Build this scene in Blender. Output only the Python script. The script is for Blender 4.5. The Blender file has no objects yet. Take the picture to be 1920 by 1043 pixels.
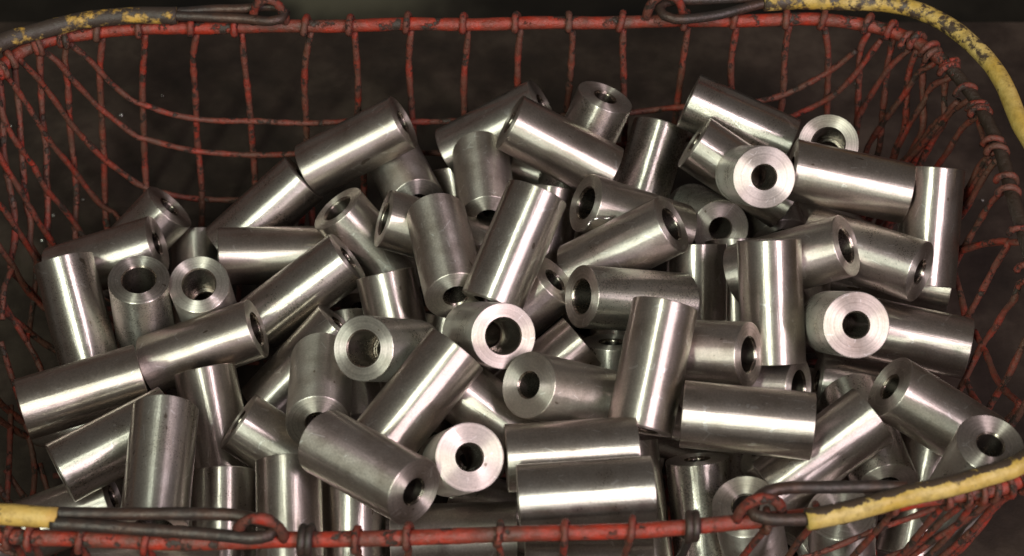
import bpy, math, random
from mathutils import Vector, Matrix
random.seed(7)
S = bpy.context.scene

# ------------------------------------------------------------------ camera
cd = bpy.data.cameras.new("camera"); cam = bpy.data.objects.new("camera", cd)
S.collection.objects.link(cam); S.camera = cam
cam.location = (0.00000,-0.74563,0.99361)
cam.rotation_euler = (math.radians(40.000), 0, 0)
cd.sensor_width = 36; cd.lens = 65.812; cd.clip_start = .05; cd.clip_end = 60
cd.dof.use_dof = True; cd.dof.focus_distance = 1.10; cd.dof.aperture_fstop = 9

# ------------------------------------------------------------------ world: a dim workshop
w = bpy.data.worlds.new("World"); S.world = w; w.use_nodes = True
bg = w.node_tree.nodes["Background"]
bg.inputs[0].default_value = (1.0, .90, .81, 1); bg.inputs[1].default_value = .092

# ------------------------------------------------------------------ lamps: two ceiling tubes behind the viewer
def tube_light(name, loc, aim, sx, sy, power, col):
    l = bpy.data.lights.new(name, 'AREA'); l.shape = 'RECTANGLE'; l.size = sx; l.size_y = sy
    l.energy = power; l.color = col
    o = bpy.data.objects.new(name, l); S.collection.objects.link(o); o.location = loc
    d = Vector(aim) - Vector(loc); o.rotation_euler = d.to_track_quat('-Z', 'Y').to_euler()
tube_light("ceiling_tube_light", (-.68, -1.55, 1.75), (0, -.05, .1), .13, 1.7, 42, (.88, 1.0, .84))
tube_light("ceiling_tube_light", (1.26, -1.55, 1.75), (0, -.05, .1), .13, 1.7, 48, (1.0, .85, .92))
S.view_settings.view_transform = 'Standard'; S.view_settings.look = 'None'
S.view_settings.exposure = 0; S.view_settings.gamma = 1

# ------------------------------------------------------------------ measured data (millimetres for basket, metres for bushings)
WIRES=[
(2.2,[(-262.3,130.8,183),(-262,130.5,184.7),(-261.9,130.7,186.4),(-261.8,131.3,188),(-261.7,132.4,189.3),(-261.8,133.9,190.2),(-261.8,135.5,190.7),(-261.9,137.2,190.7),(-262,138.9,190.2),(-262,140.3,189.3),(-262,141.4,188),(-261.9,142.1,186.4),(-261.7,142.3,184.7),(-261.4,141.9,183),(-261.1,141.2,181.5),(-260.7,140,180.3),(-260.2,138.5,179.5),(-259.8,136.9,179.2),(-267,131.4,147),(-272.7,124.2,92.4),(-276.4,117.9,58.3),(-276.8,103.6,35.1),(-272.7,90.8,20.1),(-270.8,85.3,14.7),(-268.7,79.3,9.4),(-266.5,72.8,4)]),
(2.2,[(-237.3,133.6,183),(-237.1,133.3,184.7),(-236.9,133.4,186.4),(-236.7,134.1,188),(-236.6,135.2,189.3),(-236.5,136.6,190.2),(-236.4,138.3,190.7),(-236.3,140,190.7),(-236.2,141.6,190.2),(-236.1,143.1,189.3),(-235.9,144.2,188),(-235.8,144.8,186.4),(-235.6,145,184.7),(-235.3,144.6,183),(-235.1,143.8,181.5),(-234.8,142.6,180.3),(-234.5,141.1,179.5),(-234.2,139.5,179.2),(-240.7,134.3,140.3),(-247.6,127.2,77.4),(-250.4,115.8,41.8),(-249.8,104.4,26.8),(-248.9,97.1,19.2),(-247.8,88.8,11.6),(-246.7,79.4,4)]),
(2.2,[(-204.1,135.1,183),(-203.9,134.7,184.7),(-203.7,134.9,186.4),(-203.5,135.6,188),(-203.3,136.6,189.3),(-203.2,138.1,190.2),(-203,139.7,190.7),(-202.8,141.4,190.7),(-202.7,143.1,190.2),(-202.5,144.5,189.3),(-202.3,145.6,188),(-202.1,146.2,186.4),(-201.9,146.4,184.7),(-201.7,146,183),(-201.5,145.2,181.5),(-201.3,144,180.3),(-201,142.5,179.5),(-200.8,140.8,179.2),(-205.2,138,160.5),(-209.5,133.1,112.1),(-211,129.3,75.2),(-213.6,110.8,30.9),(-213.8,96.4,15.9),(-213.6,91.9,12),(-213.5,87.1,8),(-213.3,82.1,4)]),
(2.2,[(-175.9,135.6,183),(-175.7,135.3,184.7),(-175.5,135.4,186.4),(-175.3,136.1,188),(-175.1,137.2,189.3),(-174.9,138.6,190.2),(-174.7,140.2,190.7),(-174.5,142,190.7),(-174.4,143.6,190.2),(-174.2,145,189.3),(-174,146.1,188),(-173.8,146.7,186.4),(-173.6,146.9,184.7),(-173.4,146.6,183),(-173.2,145.7,181.5),(-172.9,144.5,180.3),(-172.7,143,179.5),(-172.5,141.3,179.2),(-172.6,138.6,159.9),(-173.1,134.7,120.5),(-175.1,130,74.4),(-175.7,120,42.6),(-176.3,108.8,27.6),(-176.2,101.3,19.8),(-176,92.7,11.9),(-175.9,83,4)]),
(2.2,[(-132.1,136.5,183),(-131.9,136.1,184.7),(-131.7,136.3,186.4),(-131.5,136.9,188),(-131.3,138,189.3),(-131.2,139.5,190.2),(-131,141.1,190.7),(-130.9,142.8,190.7),(-130.7,144.5,190.2),(-130.5,145.9,189.3),(-130.4,147,188),(-130.2,147.6,186.4),(-130,147.8,184.7),(-129.8,147.4,183),(-129.5,146.6,181.5),(-129.3,145.4,180.3),(-129,143.9,179.5),(-128.8,142.2,179.2),(-133.2,139.3,159.3),(-136.9,134.4,110.8),(-138.4,132.4,91.6),(-138,130.9,76.6),(-137.8,125.6,52.4),(-137.5,110,28.2),(-136.8,83.6,4)]),
(2.2,[(-103.9,137.2,183),(-103.7,136.9,184.7),(-103.5,137.1,186.4),(-103.3,137.7,188),(-103.1,138.8,189.3),(-102.9,140.2,190.2),(-102.7,141.9,190.7),(-102.6,143.6,190.7),(-102.4,145.2,190.2),(-102.2,146.6,189.3),(-102,147.7,188),(-101.9,148.4,186.4),(-101.7,148.5,184.7),(-101.4,148.2,183),(-101.2,147.4,181.5),(-101,146.1,180.3),(-100.7,144.6,179.5),(-100.5,143,179.2),(-100.4,141,167.1),(-101.7,135.7,114.5),(-102.1,134.2,99.5),(-102,130.9,67.7),(-101.7,117.1,35.8),(-100.9,84.6,4)]),
(2.2,[(-67.9,137.9,183),(-67.7,137.6,184.7),(-67.5,137.8,186.4),(-67.3,138.4,188),(-67.1,139.5,189.3),(-66.9,140.9,190.2),(-66.8,142.6,190.7),(-66.6,144.3,190.7),(-66.4,145.9,190.2),(-66.2,147.3,189.3),(-66,148.4,188),(-65.8,149.1,186.4),(-65.6,149.2,184.7),(-65.4,148.9,183),(-65.2,148,181.5),(-65,146.8,180.3),(-64.7,145.3,179.5),(-64.5,143.6,179.2),(-66.2,140.7,158),(-67,136.7,118.4),(-66.8,135.4,104.8),(-66.1,133.9,89.8),(-66,130.3,61.2),(-65.8,115.3,32.6),(-65.3,85.3,4)]),
(2.2,[(-31.9,138.5,183),(-31.7,138.1,184.7),(-31.5,138.3,186.4),(-31.3,139,188),(-31.1,140,189.3),(-30.9,141.5,190.2),(-30.8,143.1,190.7),(-30.6,144.8,190.7),(-30.4,146.4,190.2),(-30.2,147.9,189.3),(-30,148.9,188),(-29.8,149.6,186.4),(-29.6,149.7,184.7),(-29.4,149.4,183),(-29.2,148.6,181.5),(-29,147.4,180.3),(-28.7,145.9,179.5),(-28.5,144.2,179.2),(-30.4,140.8,153.2),(-31.5,136.5,111.1),(-32.7,135,96.1),(-32.7,131.8,65.4),(-32.5,117.4,34.7),(-32,85.8,4)]),
(2.2,[(1.5,138.9,183),(1.7,138.6,184.7),(1.9,138.8,186.4),(2.1,139.4,188),(2.3,140.5,189.3),(2.5,141.9,190.2),(2.7,143.6,190.7),(2.8,145.3,190.7),(3,146.9,190.2),(3.2,148.3,189.3),(3.4,149.4,188),(3.6,150.1,186.4),(3.8,150.2,184.7),(4,149.9,183),(4.2,149.1,181.5),(4.5,147.8,180.3),(4.7,146.3,179.5),(4.9,144.7,179.2),(4.1,142.5,165.7),(4.2,139.5,135.3),(3.3,138,120.3),(3.3,134.1,81.5),(3.5,123.4,42.8),(4,86.3,4)]),
(2.2,[(35,139.5,183),(35.2,139.2,184.7),(35.4,139.3,186.4),(35.6,140,188),(35.7,141.1,189.3),(35.9,142.5,190.2),(36.1,144.1,190.7),(36.3,145.9,190.7),(36.4,147.5,190.2),(36.6,148.9,189.3),(36.8,150,188),(37,150.6,186.4),(37.2,150.8,184.7),(37.4,150.5,183),(37.6,149.6,181.5),(37.9,148.4,180.3),(38.1,146.9,179.5),(38.3,145.2,179.2),(38,142.2,156.6),(37.9,139.5,130.4),(36.7,138,115.4),(36.8,134.3,78.2),(37,122.9,41.1),(37.8,86.9,4)]),
(2.2,[(68.4,140.3,183),(68.6,139.9,184.7),(68.8,140.1,186.4),(69,140.8,188),(69.2,141.9,189.3),(69.4,143.3,190.2),(69.5,144.9,190.7),(69.7,146.6,190.7),(69.8,148.3,190.2),(70,149.7,189.3),(70.2,150.8,188),(70.4,151.4,186.4),(70.6,151.6,184.7),(70.8,151.2,183),(71,150.4,181.5),(71.3,149.2,180.3),(71.5,147.7,179.5),(71.8,146,179.2),(71.7,143.3,160.2),(74.2,139,116.2),(75.4,137.5,101.2),(75.5,134.3,68.8),(75.8,120.7,36.4),(76.7,87.8,4)]),
(2.2,[(109.5,141.3,183),(109.7,141,184.7),(109.9,141.2,186.4),(110.1,141.8,188),(110.3,142.9,189.3),(110.5,144.3,190.2),(110.6,146,190.7),(110.8,147.7,190.7),(111,149.3,190.2),(111.2,150.7,189.3),(111.3,151.8,188),(111.5,152.5,186.4),(111.7,152.6,184.7),(111.9,152.3,183),(112.2,151.5,181.5),(112.4,150.3,180.3),(112.6,148.7,179.5),(112.9,147.1,179.2),(111,143.8,155),(109.7,139.8,115.3),(108.8,138.3,100.3),(108.9,135.1,68.2),(109.2,121.3,36.1),(110,88.7,4)]),
(2.2,[(140.3,142,183),(140.5,141.6,184.7),(140.7,141.8,186.4),(140.9,142.4,188),(141.1,143.5,189.3),(141.3,144.9,190.2),(141.5,146.6,190.7),(141.7,148.3,190.7),(141.9,149.9,190.2),(142.1,151.3,189.3),(142.2,152.4,188),(142.4,153.1,186.4),(142.6,153.2,184.7),(142.9,152.9,183),(143.1,152.1,181.5),(143.3,150.8,180.3),(143.5,149.3,179.5),(143.7,147.6,179.2),(142.9,144.4,154.5),(143.7,142.6,137.1),(144.6,141.2,122.1),(144.7,137.2,82.7),(144.8,126.8,43.4),(145.2,89.3,4)]),
(2.2,[(173.8,142.5,183),(174,142.2,184.7),(174.2,142.3,186.4),(174.4,143,188),(174.6,144.1,189.3),(174.7,145.5,190.2),(174.9,147.1,190.7),(175.1,148.8,190.7),(175.3,150.5,190.2),(175.4,151.9,189.3),(175.6,153,188),(175.8,153.6,186.4),(176,153.8,184.7),(176.2,153.4,183),(176.5,152.6,181.5),(176.7,151.4,180.3),(176.9,149.9,179.5),(177.2,148.2,179.2),(176.9,145.3,158.3),(179.2,141.4,118.7),(178.1,139.9,103.7),(178.2,136.6,70.5),(178.4,123.4,37.2),(178.9,89.9,4)]),
(2.2,[(196.4,142.3,183),(196.6,142,184.7),(196.8,142.1,186.4),(197.1,142.7,188),(197.3,143.8,189.3),(197.7,145.2,190.2),(198,146.8,190.7),(198.3,148.5,190.7),(198.6,150.1,190.2),(198.9,151.5,189.3),(199.2,152.6,188),(199.5,153.2,186.4),(199.7,153.4,184.7),(199.9,153,183),(200,152.2,181.5),(200.1,150.9,180.3),(200.2,149.4,179.5),(200.3,147.7,179.2),(203.8,144.9,163.4),(207.3,141.3,133.5),(209.7,138.2,107),(209.9,136.6,92),(209.4,133.1,62.6),(207.2,118.4,33.3),(202.6,88,4)]),
(2.2,[(-284.1,125.7,183),(-283.8,125.5,184.7),(-283.7,125.7,186.4),(-283.7,126.4,188),(-283.8,127.5,189.3),(-284,128.9,190.2),(-284.3,130.5,190.7),(-284.6,132.2,190.7),(-284.9,133.8,190.2),(-285.1,135.2,189.3),(-285.2,136.3,188),(-285.2,137,186.4),(-285.1,137.2,184.7),(-284.8,136.9,183),(-284.3,136.2,181.5),(-283.8,135.1,180.3),(-283.1,133.7,179.5),(-282.4,132.2,179.2),(-285.4,128.8,166.9),(-286.2,126.6,151.5),(-289,121.7,126),(-290.9,114.5,95.8),(-292.6,103.6,67.4),(-292.2,82.2,49.6),(-282.9,76.3,34.6),(-274.4,71.4,24.4),(-264.2,65.6,14.2),(-252.4,58.8,4)]),
(2.2,[(-298.6,118.3,183),(-298.3,118.2,184.7),(-298.2,118.4,186.4),(-298.4,119.1,188),(-298.8,120.1,189.3),(-299.5,121.4,190.2),(-300.2,122.8,190.7),(-301,124.4,190.7),(-301.8,125.8,190.2),(-302.4,127.1,189.3),(-302.8,128.1,188),(-303,128.7,186.4),(-303,129,184.7),(-302.6,128.8,183),(-302,128.3,181.5),(-301.1,127.4,180.3),(-300.1,126.2,179.5),(-298.9,125,179.2),(-299.8,121.1,168.6),(-301.1,115.8,150.2),(-303.1,107.3,131.2),(-303.3,100.2,113.3),(-304.2,91.6,99.6),(-304.1,81.9,84.5),(-304.7,63.8,67.9),(-298.6,62.3,52.9),(-287.5,58.9,36.6),(-271.7,54.2,20.3),(-251.2,48.1,4)]),
(2.2,[(-310,106.6,183),(-309.6,106.6,184.7),(-309.6,106.9,186.4),(-310,107.4,188),(-310.7,108.2,189.3),(-311.7,109.3,190.2),(-312.8,110.5,190.7),(-314.1,111.7,190.7),(-315.2,112.8,190.2),(-316.2,113.9,189.3),(-316.9,114.7,188),(-317.3,115.3,186.4),(-317.3,115.5,184.7),(-316.9,115.5,183),(-316.1,115.1,181.5),(-315,114.5,180.3),(-313.7,113.8,179.5),(-312.3,112.9,179.2),(-311.9,107.9,169.7),(-312.6,100.6,153.3),(-314,88.7,135),(-313.8,83.9,126.8),(-313.3,75.3,113.6),(-312.3,66.9,100.9),(-310.9,59.7,88.3),(-311.6,48.3,80.4),(-307.6,47.9,65.4),(-297.2,45.4,44.9),(-279.3,41,24.5),(-253.9,34.9,4)]),
(2.2,[(-316.6,96.4,183),(-316.2,96.4,184.7),(-316.3,96.7,186.4),(-316.7,97.2,188),(-317.5,97.9,189.3),(-318.6,98.9,190.2),(-319.9,99.9,190.7),(-321.3,100.9,190.7),(-322.6,101.9,190.2),(-323.7,102.8,189.3),(-324.5,103.6,188),(-325,104.1,186.4),(-325,104.3,184.7),(-324.6,104.3,183),(-323.8,104.1,181.5),(-322.6,103.6,180.3),(-321.2,103,179.5),(-319.7,102.3,179.2),(-319.7,97.4,174.3),(-320,94.5,169.7),(-320.3,83.5,152.4),(-320.1,73.5,138.6),(-318.6,61.3,119.6),(-317.3,51.3,105.5),(-317,38.3,94.5),(-317.7,23.2,88.6),(-313.8,23.3,73.6),(-304.4,22,50.4),(-285.3,19.4,27.2),(-256.4,15.5,4)]),
(2.2,[(223.2,138.3,183),(223.3,137.9,184.7),(223.6,138,186.4),(224,138.6,188),(224.4,139.5,189.3),(225,140.8,190.2),(225.7,142.4,190.7),(226.4,143.9,190.7),(227,145.5,190.2),(227.6,146.8,189.3),(228.1,147.7,188),(228.5,148.3,186.4),(228.7,148.4,184.7),(228.8,148,183),(228.8,147.2,181.5),(228.6,145.9,180.3),(228.4,144.4,179.5),(228.2,142.7,179.2),(224.6,141.4,166.6),(226.4,137.4,138.3),(227.9,134.2,118),(229,131.5,103.2),(229.1,129.4,88.2),(227.4,125.4,60.1),(221.3,110.8,32.1),(209.6,82.9,4)]),
(2.2,[(236.4,133.2,183),(236.4,132.8,184.7),(236.7,132.9,186.4),(237.2,133.3,188),(237.9,134.2,189.3),(238.8,135.3,190.2),(239.7,136.6,190.7),(240.8,138,190.7),(241.8,139.3,190.2),(242.6,140.4,189.3),(243.4,141.3,188),(243.9,141.7,186.4),(244.1,141.7,184.7),(244.1,141.3,183),(243.9,140.5,181.5),(243.5,139.4,180.3),(242.9,137.9,179.5),(242.2,136.4,179.2),(240.8,132.6,159),(242.6,126,132.4),(243.5,117.9,103.5),(242.1,115.7,88.5),(238.3,111.5,60.3),(226.9,98.7,32.2),(205.8,75.1,4)]),
(2.2,[(250,123.6,183),(249.9,123.2,184.7),(250.1,123.1,186.4),(250.7,123.5,188),(251.6,124.1,189.3),(252.7,125,190.2),(254,126,190.7),(255.3,127.1,190.7),(256.6,128.2,190.2),(257.7,129.1,189.3),(258.6,129.7,188),(259.2,130,186.4),(259.5,130,184.7),(259.4,129.6,183),(259,128.9,181.5),(258.3,127.8,180.3),(257.4,126.6,179.5),(256.4,125.2,179.2),(253.8,123.1,167.7),(253.5,118.3,148.7),(254.4,110.3,128.1),(252.5,108,113.1),(246.8,103.5,76.7),(234.9,94,40.4),(204.2,69.7,4)]),
(2.2,[(256.7,116.6,183),(256.6,116.3,184.7),(256.8,116.2,186.4),(257.5,116.5,188),(258.4,117,189.3),(259.7,117.8,190.2),(261,118.7,190.7),(262.5,119.6,190.7),(263.9,120.5,190.2),(265.1,121.2,189.3),(266,121.8,188),(266.7,122,186.4),(266.9,122,184.7),(266.8,121.6,183),(266.3,120.9,181.5),(265.5,120,180.3),(264.4,118.8,179.5),(263.3,117.6,179.2),(260.5,117.1,173.3),(260.8,112.1,159.5),(262.9,99,136.2),(260.2,97,121.2),(252.8,92.7,82.1),(239.7,85,43.1),(203.5,63.9,4)]),
(2.2,[(266.7,102.8,183),(266.5,102.5,184.7),(266.8,102.4,186.4),(267.4,102.5,188),(268.5,102.9,189.3),(269.8,103.4,190.2),(271.3,104.1,190.7),(272.9,104.8,190.7),(274.4,105.4,190.2),(275.7,106,189.3),(276.8,106.3,188),(277.4,106.5,186.4),(277.7,106.4,184.7),(277.5,106,183),(276.9,105.4,181.5),(275.9,104.6,180.3),(274.7,103.7,179.5),(273.4,102.7,179.2),(271.5,101.7,176.5),(271.2,96.7,164.7),(271.9,88.6,153.4),(268.3,88.2,138.4),(258.8,83.9,93.6),(245.6,77.8,48.8),(203.4,58.7,4)]),
(2,[(-281.1,124.1,183),(-280.8,123.8,184.7),(-280.6,124,186.4),(-280.7,124.7,188),(-280.8,125.8,189.3),(-280.9,127.2,190.2),(-281.2,128.8,190.7),(-281.4,130.5,190.7),(-281.7,132.2,190.2),(-281.9,133.6,189.3),(-282,134.7,188),(-281.9,135.3,186.4),(-281.8,135.5,184.7),(-281.5,135.3,183),(-281.1,134.5,181.5),(-280.6,133.4,180.3),(-280,132,179.5),(-279.3,130.4,179.2),(-273.3,130.1,171.7),(-266.8,130.3,160.8),(-258.6,130.1,144.4),(-248.1,130,129.9),(-240.4,130.3,125.7),(-226.1,130.5,118.6),(-207.2,130.8,113.4),(-187.1,130.9,110.3),(-162.8,131.2,109.5),(-113.4,132.3,108.4),(-67.3,133.2,108),(-31.5,133.7,108),(14.2,134.6,110.1),(49.6,135.5,112.2),(84.3,136.5,114.1),(102.7,137.2,115.5),(137.8,138.2,118.4),(165.8,139,122.1),(183.5,139.9,128.1),(205.2,140.4,145.9),(221.2,139.7,166)]),
(2,[(-295.3,117.6,183),(-295,117.4,184.7),(-294.9,117.7,186.4),(-295.1,118.3,188),(-295.5,119.3,189.3),(-296.1,120.6,190.2),(-296.8,122.1,190.7),(-297.5,123.7,190.7),(-298.2,125.2,190.2),(-298.8,126.5,189.3),(-299.2,127.5,188),(-299.3,128.2,186.4),(-299.2,128.4,184.7),(-298.9,128.2,183),(-298.3,127.6,181.5),(-297.4,126.7,180.3),(-296.6,125.4,179.5),(-295.5,124.1,179.2),(-289.2,125,170.6),(-282.3,125.8,154.8),(-276.3,126,141.2),(-270.3,126.1,128),(-260.6,126.5,113.7),(-248.8,126.8,99.8),(-243.2,127.3,97.9),(-225.8,127.7,90.3),(-210.5,127.8,84.6),(-190.1,128,81.7),(-165.4,128.4,81.4),(-143.8,128.8,81.5),(-93.6,129.9,80.3),(-21.6,131.2,81),(50.4,132.6,83.6),(122.1,135.1,89.9),(164.4,136.6,98.5),(190.3,138,109.7),(208.9,137.7,125.3),(221.3,137.3,145.6),(235.2,136.1,177.8)]),
(2,[(-308.7,112.9,185.3),(-301.5,115.6,165.9),(-296.3,116.6,147.4),(-289.6,118.1,124.9),(-282.8,119.7,107.3),(-274.3,120.5,87),(-269.6,120.8,78.9),(-254.1,121.1,60.2),(-240.2,120.5,53.4),(-220.1,119.2,47.8),(-206.1,118.8,46.1),(-183.9,119.1,45.7),(-146.3,119.7,45.6),(-145.3,109.4,30.6),(-145.1,101.4,21.8),(-145,91.9,12.9),(-144.7,81,4)]),
(2,[(-313.2,97.3,183),(-312.8,97.3,184.7),(-312.8,97.5,186.4),(-313.3,98,188),(-314.1,98.8,189.3),(-315.2,99.7,190.2),(-316.5,100.7,190.7),(-317.8,101.8,190.7),(-319.1,102.8,190.2),(-320.2,103.8,189.3),(-321,104.5,188),(-321.4,105,186.4),(-321.5,105.3,184.7),(-321.1,105.3,183),(-320.2,105,181.5),(-319.1,104.5,180.3),(-317.7,103.9,179.5),(-316.2,103.2,179.2),(-313.8,102.4,174.6),(-308.8,102.5,154.8),(-303.5,103.4,134.6),(-299.2,104,118.1),(-293.9,106.4,97.9),(-291.9,107.2,90.2),(-287.4,110.4,70.9),(-278.7,110.4,50.6),(-268.8,108.6,40.5),(-266.1,97.1,25.5),(-264.6,90.2,18.3),(-262.9,82.3,11.2),(-261,73.5,4)]),
(2,[(-318.7,86.8,183),(-318.3,86.8,184.7),(-318.4,87.1,186.4),(-318.9,87.5,188),(-319.8,88.1,189.3),(-321,88.9,190.2),(-322.4,89.8,190.7),(-323.9,90.7,190.7),(-325.3,91.6,190.2),(-326.5,92.4,189.3),(-327.4,93,188),(-327.9,93.5,186.4),(-327.9,93.7,184.7),(-327.5,93.8,183),(-326.7,93.6,181.5),(-325.5,93.2,180.3),(-324.1,92.8,179.5),(-322.5,92.2,179.2),(-319.6,89.1,169.1),(-318.8,85.2,159.2),(-316.2,82.8,145.4),(-310.1,84.2,123),(-308.2,85.4,116.6),(-303.5,84,95.4),(-297.9,86.1,74.8),(-291,86,54.6),(-283.2,80.5,39.6),(-274.4,75,27.7),(-263.3,68,15.9),(-251.7,58.6,4)]),
(2,[(-325.9,66.1,183),(-325.5,66.2,184.7),(-325.6,66.4,186.4),(-326.2,66.8,188),(-327.2,67.3,189.3),(-328.5,67.9,190.2),(-330,68.5,190.7),(-331.6,69.2,190.7),(-333.1,69.8,190.2),(-334.4,70.4,189.3),(-335.4,70.9,188),(-335.9,71.3,186.4),(-336,71.5,184.7),(-335.6,71.6,183),(-334.8,71.6,181.5),(-333.6,71.4,180.3),(-332.1,71.2,179.5),(-330.4,70.9,179.2),(-324.4,67.4,158.7),(-319.6,66,138.4),(-315.9,65.4,123.4),(-312.1,64.1,107.3),(-307.9,62.7,89.3),(-302.9,63.3,70.4),(-297.4,61.9,55.4),(-286.4,58.6,38.3),(-270.2,53.8,21.1),(-248.9,47.3,4)]),
(2,[(-333,34.3,183),(-332.7,34.5,184.7),(-332.8,34.7,186.4),(-333.4,35,188),(-334.4,35.4,189.3),(-335.8,35.8,190.2),(-337.4,36.3,190.7),(-339,36.8,190.7),(-340.6,37.3,190.2),(-342,37.7,189.3),(-343,38.1,188),(-343.6,38.4,186.4),(-343.7,38.6,184.7),(-343.3,38.8,183),(-342.5,38.8,181.5),(-341.3,38.8,180.3),(-339.7,38.8,179.5),(-338,38.7,179.2),(-328.2,40.3,149.1),(-319.7,44.4,119.1),(-316,44.1,104.3),(-311.3,43.5,85.3),(-307.3,42.6,69.5),(-301.4,41.9,54.5),(-290,39.4,37.7),(-273.5,35.8,20.8),(-252,31.1,4)]),
(2,[(-334.8,21.9,183),(-334.4,22.1,184.7),(-334.6,22.3,186.4),(-335.2,22.6,188),(-336.2,22.9,189.3),(-337.6,23.3,190.2),(-339.2,23.7,190.7),(-340.9,24.1,190.7),(-342.5,24.5,190.2),(-343.9,24.9,189.3),(-344.9,25.3,188),(-345.5,25.6,186.4),(-345.6,25.8,184.7),(-345.3,25.9,183),(-344.4,26,181.5),(-343.2,26.1,180.3),(-341.7,26.1,179.5),(-340,26.1,179.2),(-332,23.3,153.6),(-325.5,22.4,128.1),(-319,21.1,102.7),(-315.9,22.1,91.1),(-313.4,20.7,80.7),(-309.4,20.4,65.7),(-298.7,19,45.1),(-280.2,16.6,24.6),(-254.1,13.2,4)]),
(2,[(244.8,124.7,183),(244.7,124.3,184.7),(245,124.3,186.4),(245.5,124.7,188),(246.3,125.4,189.3),(247.4,126.4,190.2),(248.6,127.5,190.7),(249.9,128.7,190.7),(251.1,129.8,190.2),(252.1,130.7,189.3),(253,131.4,188),(253.5,131.8,186.4),(253.8,131.8,184.7),(253.7,131.4,183),(253.4,130.6,181.5),(252.7,129.6,180.3),(251.9,128.3,179.5),(250.9,126.9,179.2),(242.6,128.8,162.7),(235.7,129.8,140.2),(228.8,130.5,115.8),(228.7,128.6,100.8),(227.2,124.9,68.6),(221.6,111.6,36.3),(208.4,80.7,4)]),
(2,[(257.8,111.4,183),(257.7,111,184.7),(257.9,110.9,186.4),(258.5,111.2,188),(259.5,111.7,189.3),(260.8,112.4,190.2),(262.2,113.2,190.7),(263.7,114,190.7),(265.1,114.9,190.2),(266.4,115.5,189.3),(267.4,116,188),(268,116.3,186.4),(268.3,116.2,184.7),(268.1,115.8,183),(267.6,115.2,181.5),(266.7,114.3,180.3),(265.6,113.2,179.5),(264.4,112.1,179.2),(257.1,115.9,168.8),(251.1,117,148.3),(243.8,118.7,122.7),(236.1,121.2,95.9),(234.9,119.3,80.9),(231.6,114.5,55.3),(222.2,100.6,29.6),(206.9,76.2,4)]),
(2,[(265.8,99.5,183),(265.6,99.1,184.7),(265.8,99,186.4),(266.5,99.2,188),(267.5,99.5,189.3),(268.9,100,190.2),(270.4,100.7,190.7),(272,101.3,190.7),(273.5,101.9,190.2),(274.9,102.4,189.3),(275.9,102.8,188),(276.6,102.9,186.4),(276.8,102.8,184.7),(276.6,102.5,183),(276,101.9,181.5),(275,101.1,180.3),(273.8,100.2,179.5),(272.4,99.2,179.2),(264.6,104.8,167.6),(261.2,104.8,153.9),(256.3,105.4,135.1),(251.6,103,110.3),(249.6,100.5,95.3),(244.3,96.7,64.9),(230,86.5,34.4),(201.8,66.4,4)]),
(2,[(274,82.1,183),(273.7,81.8,184.7),(274,81.6,186.4),(274.6,81.7,188),(275.7,81.9,189.3),(277.1,82.2,190.2),(278.7,82.5,190.7),(280.4,82.9,190.7),(282,83.2,190.2),(283.4,83.5,189.3),(284.5,83.6,188),(285.2,83.7,186.4),(285.4,83.5,184.7),(285.1,83.2,183),(284.4,82.7,181.5),(283.3,82.2,180.3),(282,81.5,179.5),(280.4,80.8,179.2),(269.3,88.6,153.9),(261.4,92.5,128.7),(252.9,97.7,103.6),(246,100.3,78.4),(237.9,100.8,53.3),(222.8,94.2,28.1),(276.3,84.3,174.6),(270.8,85.9,155.1),(263.5,89.1,131.6),(259.6,87.5,113),(256.8,85.3,98),(250.2,82.1,66.7),(233.8,74.3,35.3),(201.2,58.7,4)]),
(2,[(278,68.2,183),(277.7,67.9,184.7),(277.9,67.8,186.4),(278.6,67.8,188),(279.7,67.8,189.3),(281.2,67.9,190.2),(282.8,68,190.7),(284.5,68.2,190.7),(286.1,68.4,190.2),(287.6,68.5,189.3),(288.7,68.5,188),(289.3,68.4,186.4),(289.5,68.3,184.7),(289.2,68,183),(288.5,67.6,181.5),(287.3,67.2,180.3),(285.9,66.6,179.5),(284.3,66.1,179.2),(278,70.1,165),(273.2,69.7,145.8),(269.2,69.9,130.5),(265.7,68.4,115.5),(256.7,66.1,78.4),(240.3,61.9,41.2),(199.9,51.6,4)]),
(2,[(282.9,38.5,183),(282.6,38.3,184.7),(282.8,38.1,186.4),(283.5,38,188),(284.6,37.9,189.3),(286,37.9,190.2),(287.6,37.9,190.7),(289.4,37.9,190.7),(291,37.9,190.2),(292.4,37.9,189.3),(293.5,37.8,188),(294.2,37.7,186.4),(294.4,37.5,184.7),(294.1,37.2,183),(293.3,36.9,181.5),(292.1,36.6,180.3),(290.6,36.2,179.5),(289,35.8,179.2),(283.6,36.9,165.8),(279.6,34.1,148.8),(276.3,33.7,136.1),(272.5,33,121.1),(262.5,31.9,82.1),(245.9,29.9,43),(202.8,24.9,4)]),
(2,[(285.3,8.5,183),(284.9,8.3,184.7),(285.1,8.1,186.4),(285.8,7.9,188),(286.9,7.7,189.3),(288.3,7.6,190.2),(289.9,7.4,190.7),(291.6,7.3,190.7),(293.3,7.1,190.2),(294.7,7,189.3),(295.8,6.8,188),(296.4,6.6,186.4),(296.6,6.4,184.7),(296.3,6.2,183),(295.5,6,181.5),(294.2,5.7,180.3),(292.7,5.5,179.5),(291.1,5.2,179.2),(286.1,6.7,167),(281.1,6,147.6),(276.3,4,128.8),(272.3,1.6,113),(269.3,-3.6,101.2),(265.4,-4,86.2),(257.2,-4.2,58.8),(237.5,-4.7,31.4),(204.1,-5.6,4)]),
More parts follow.
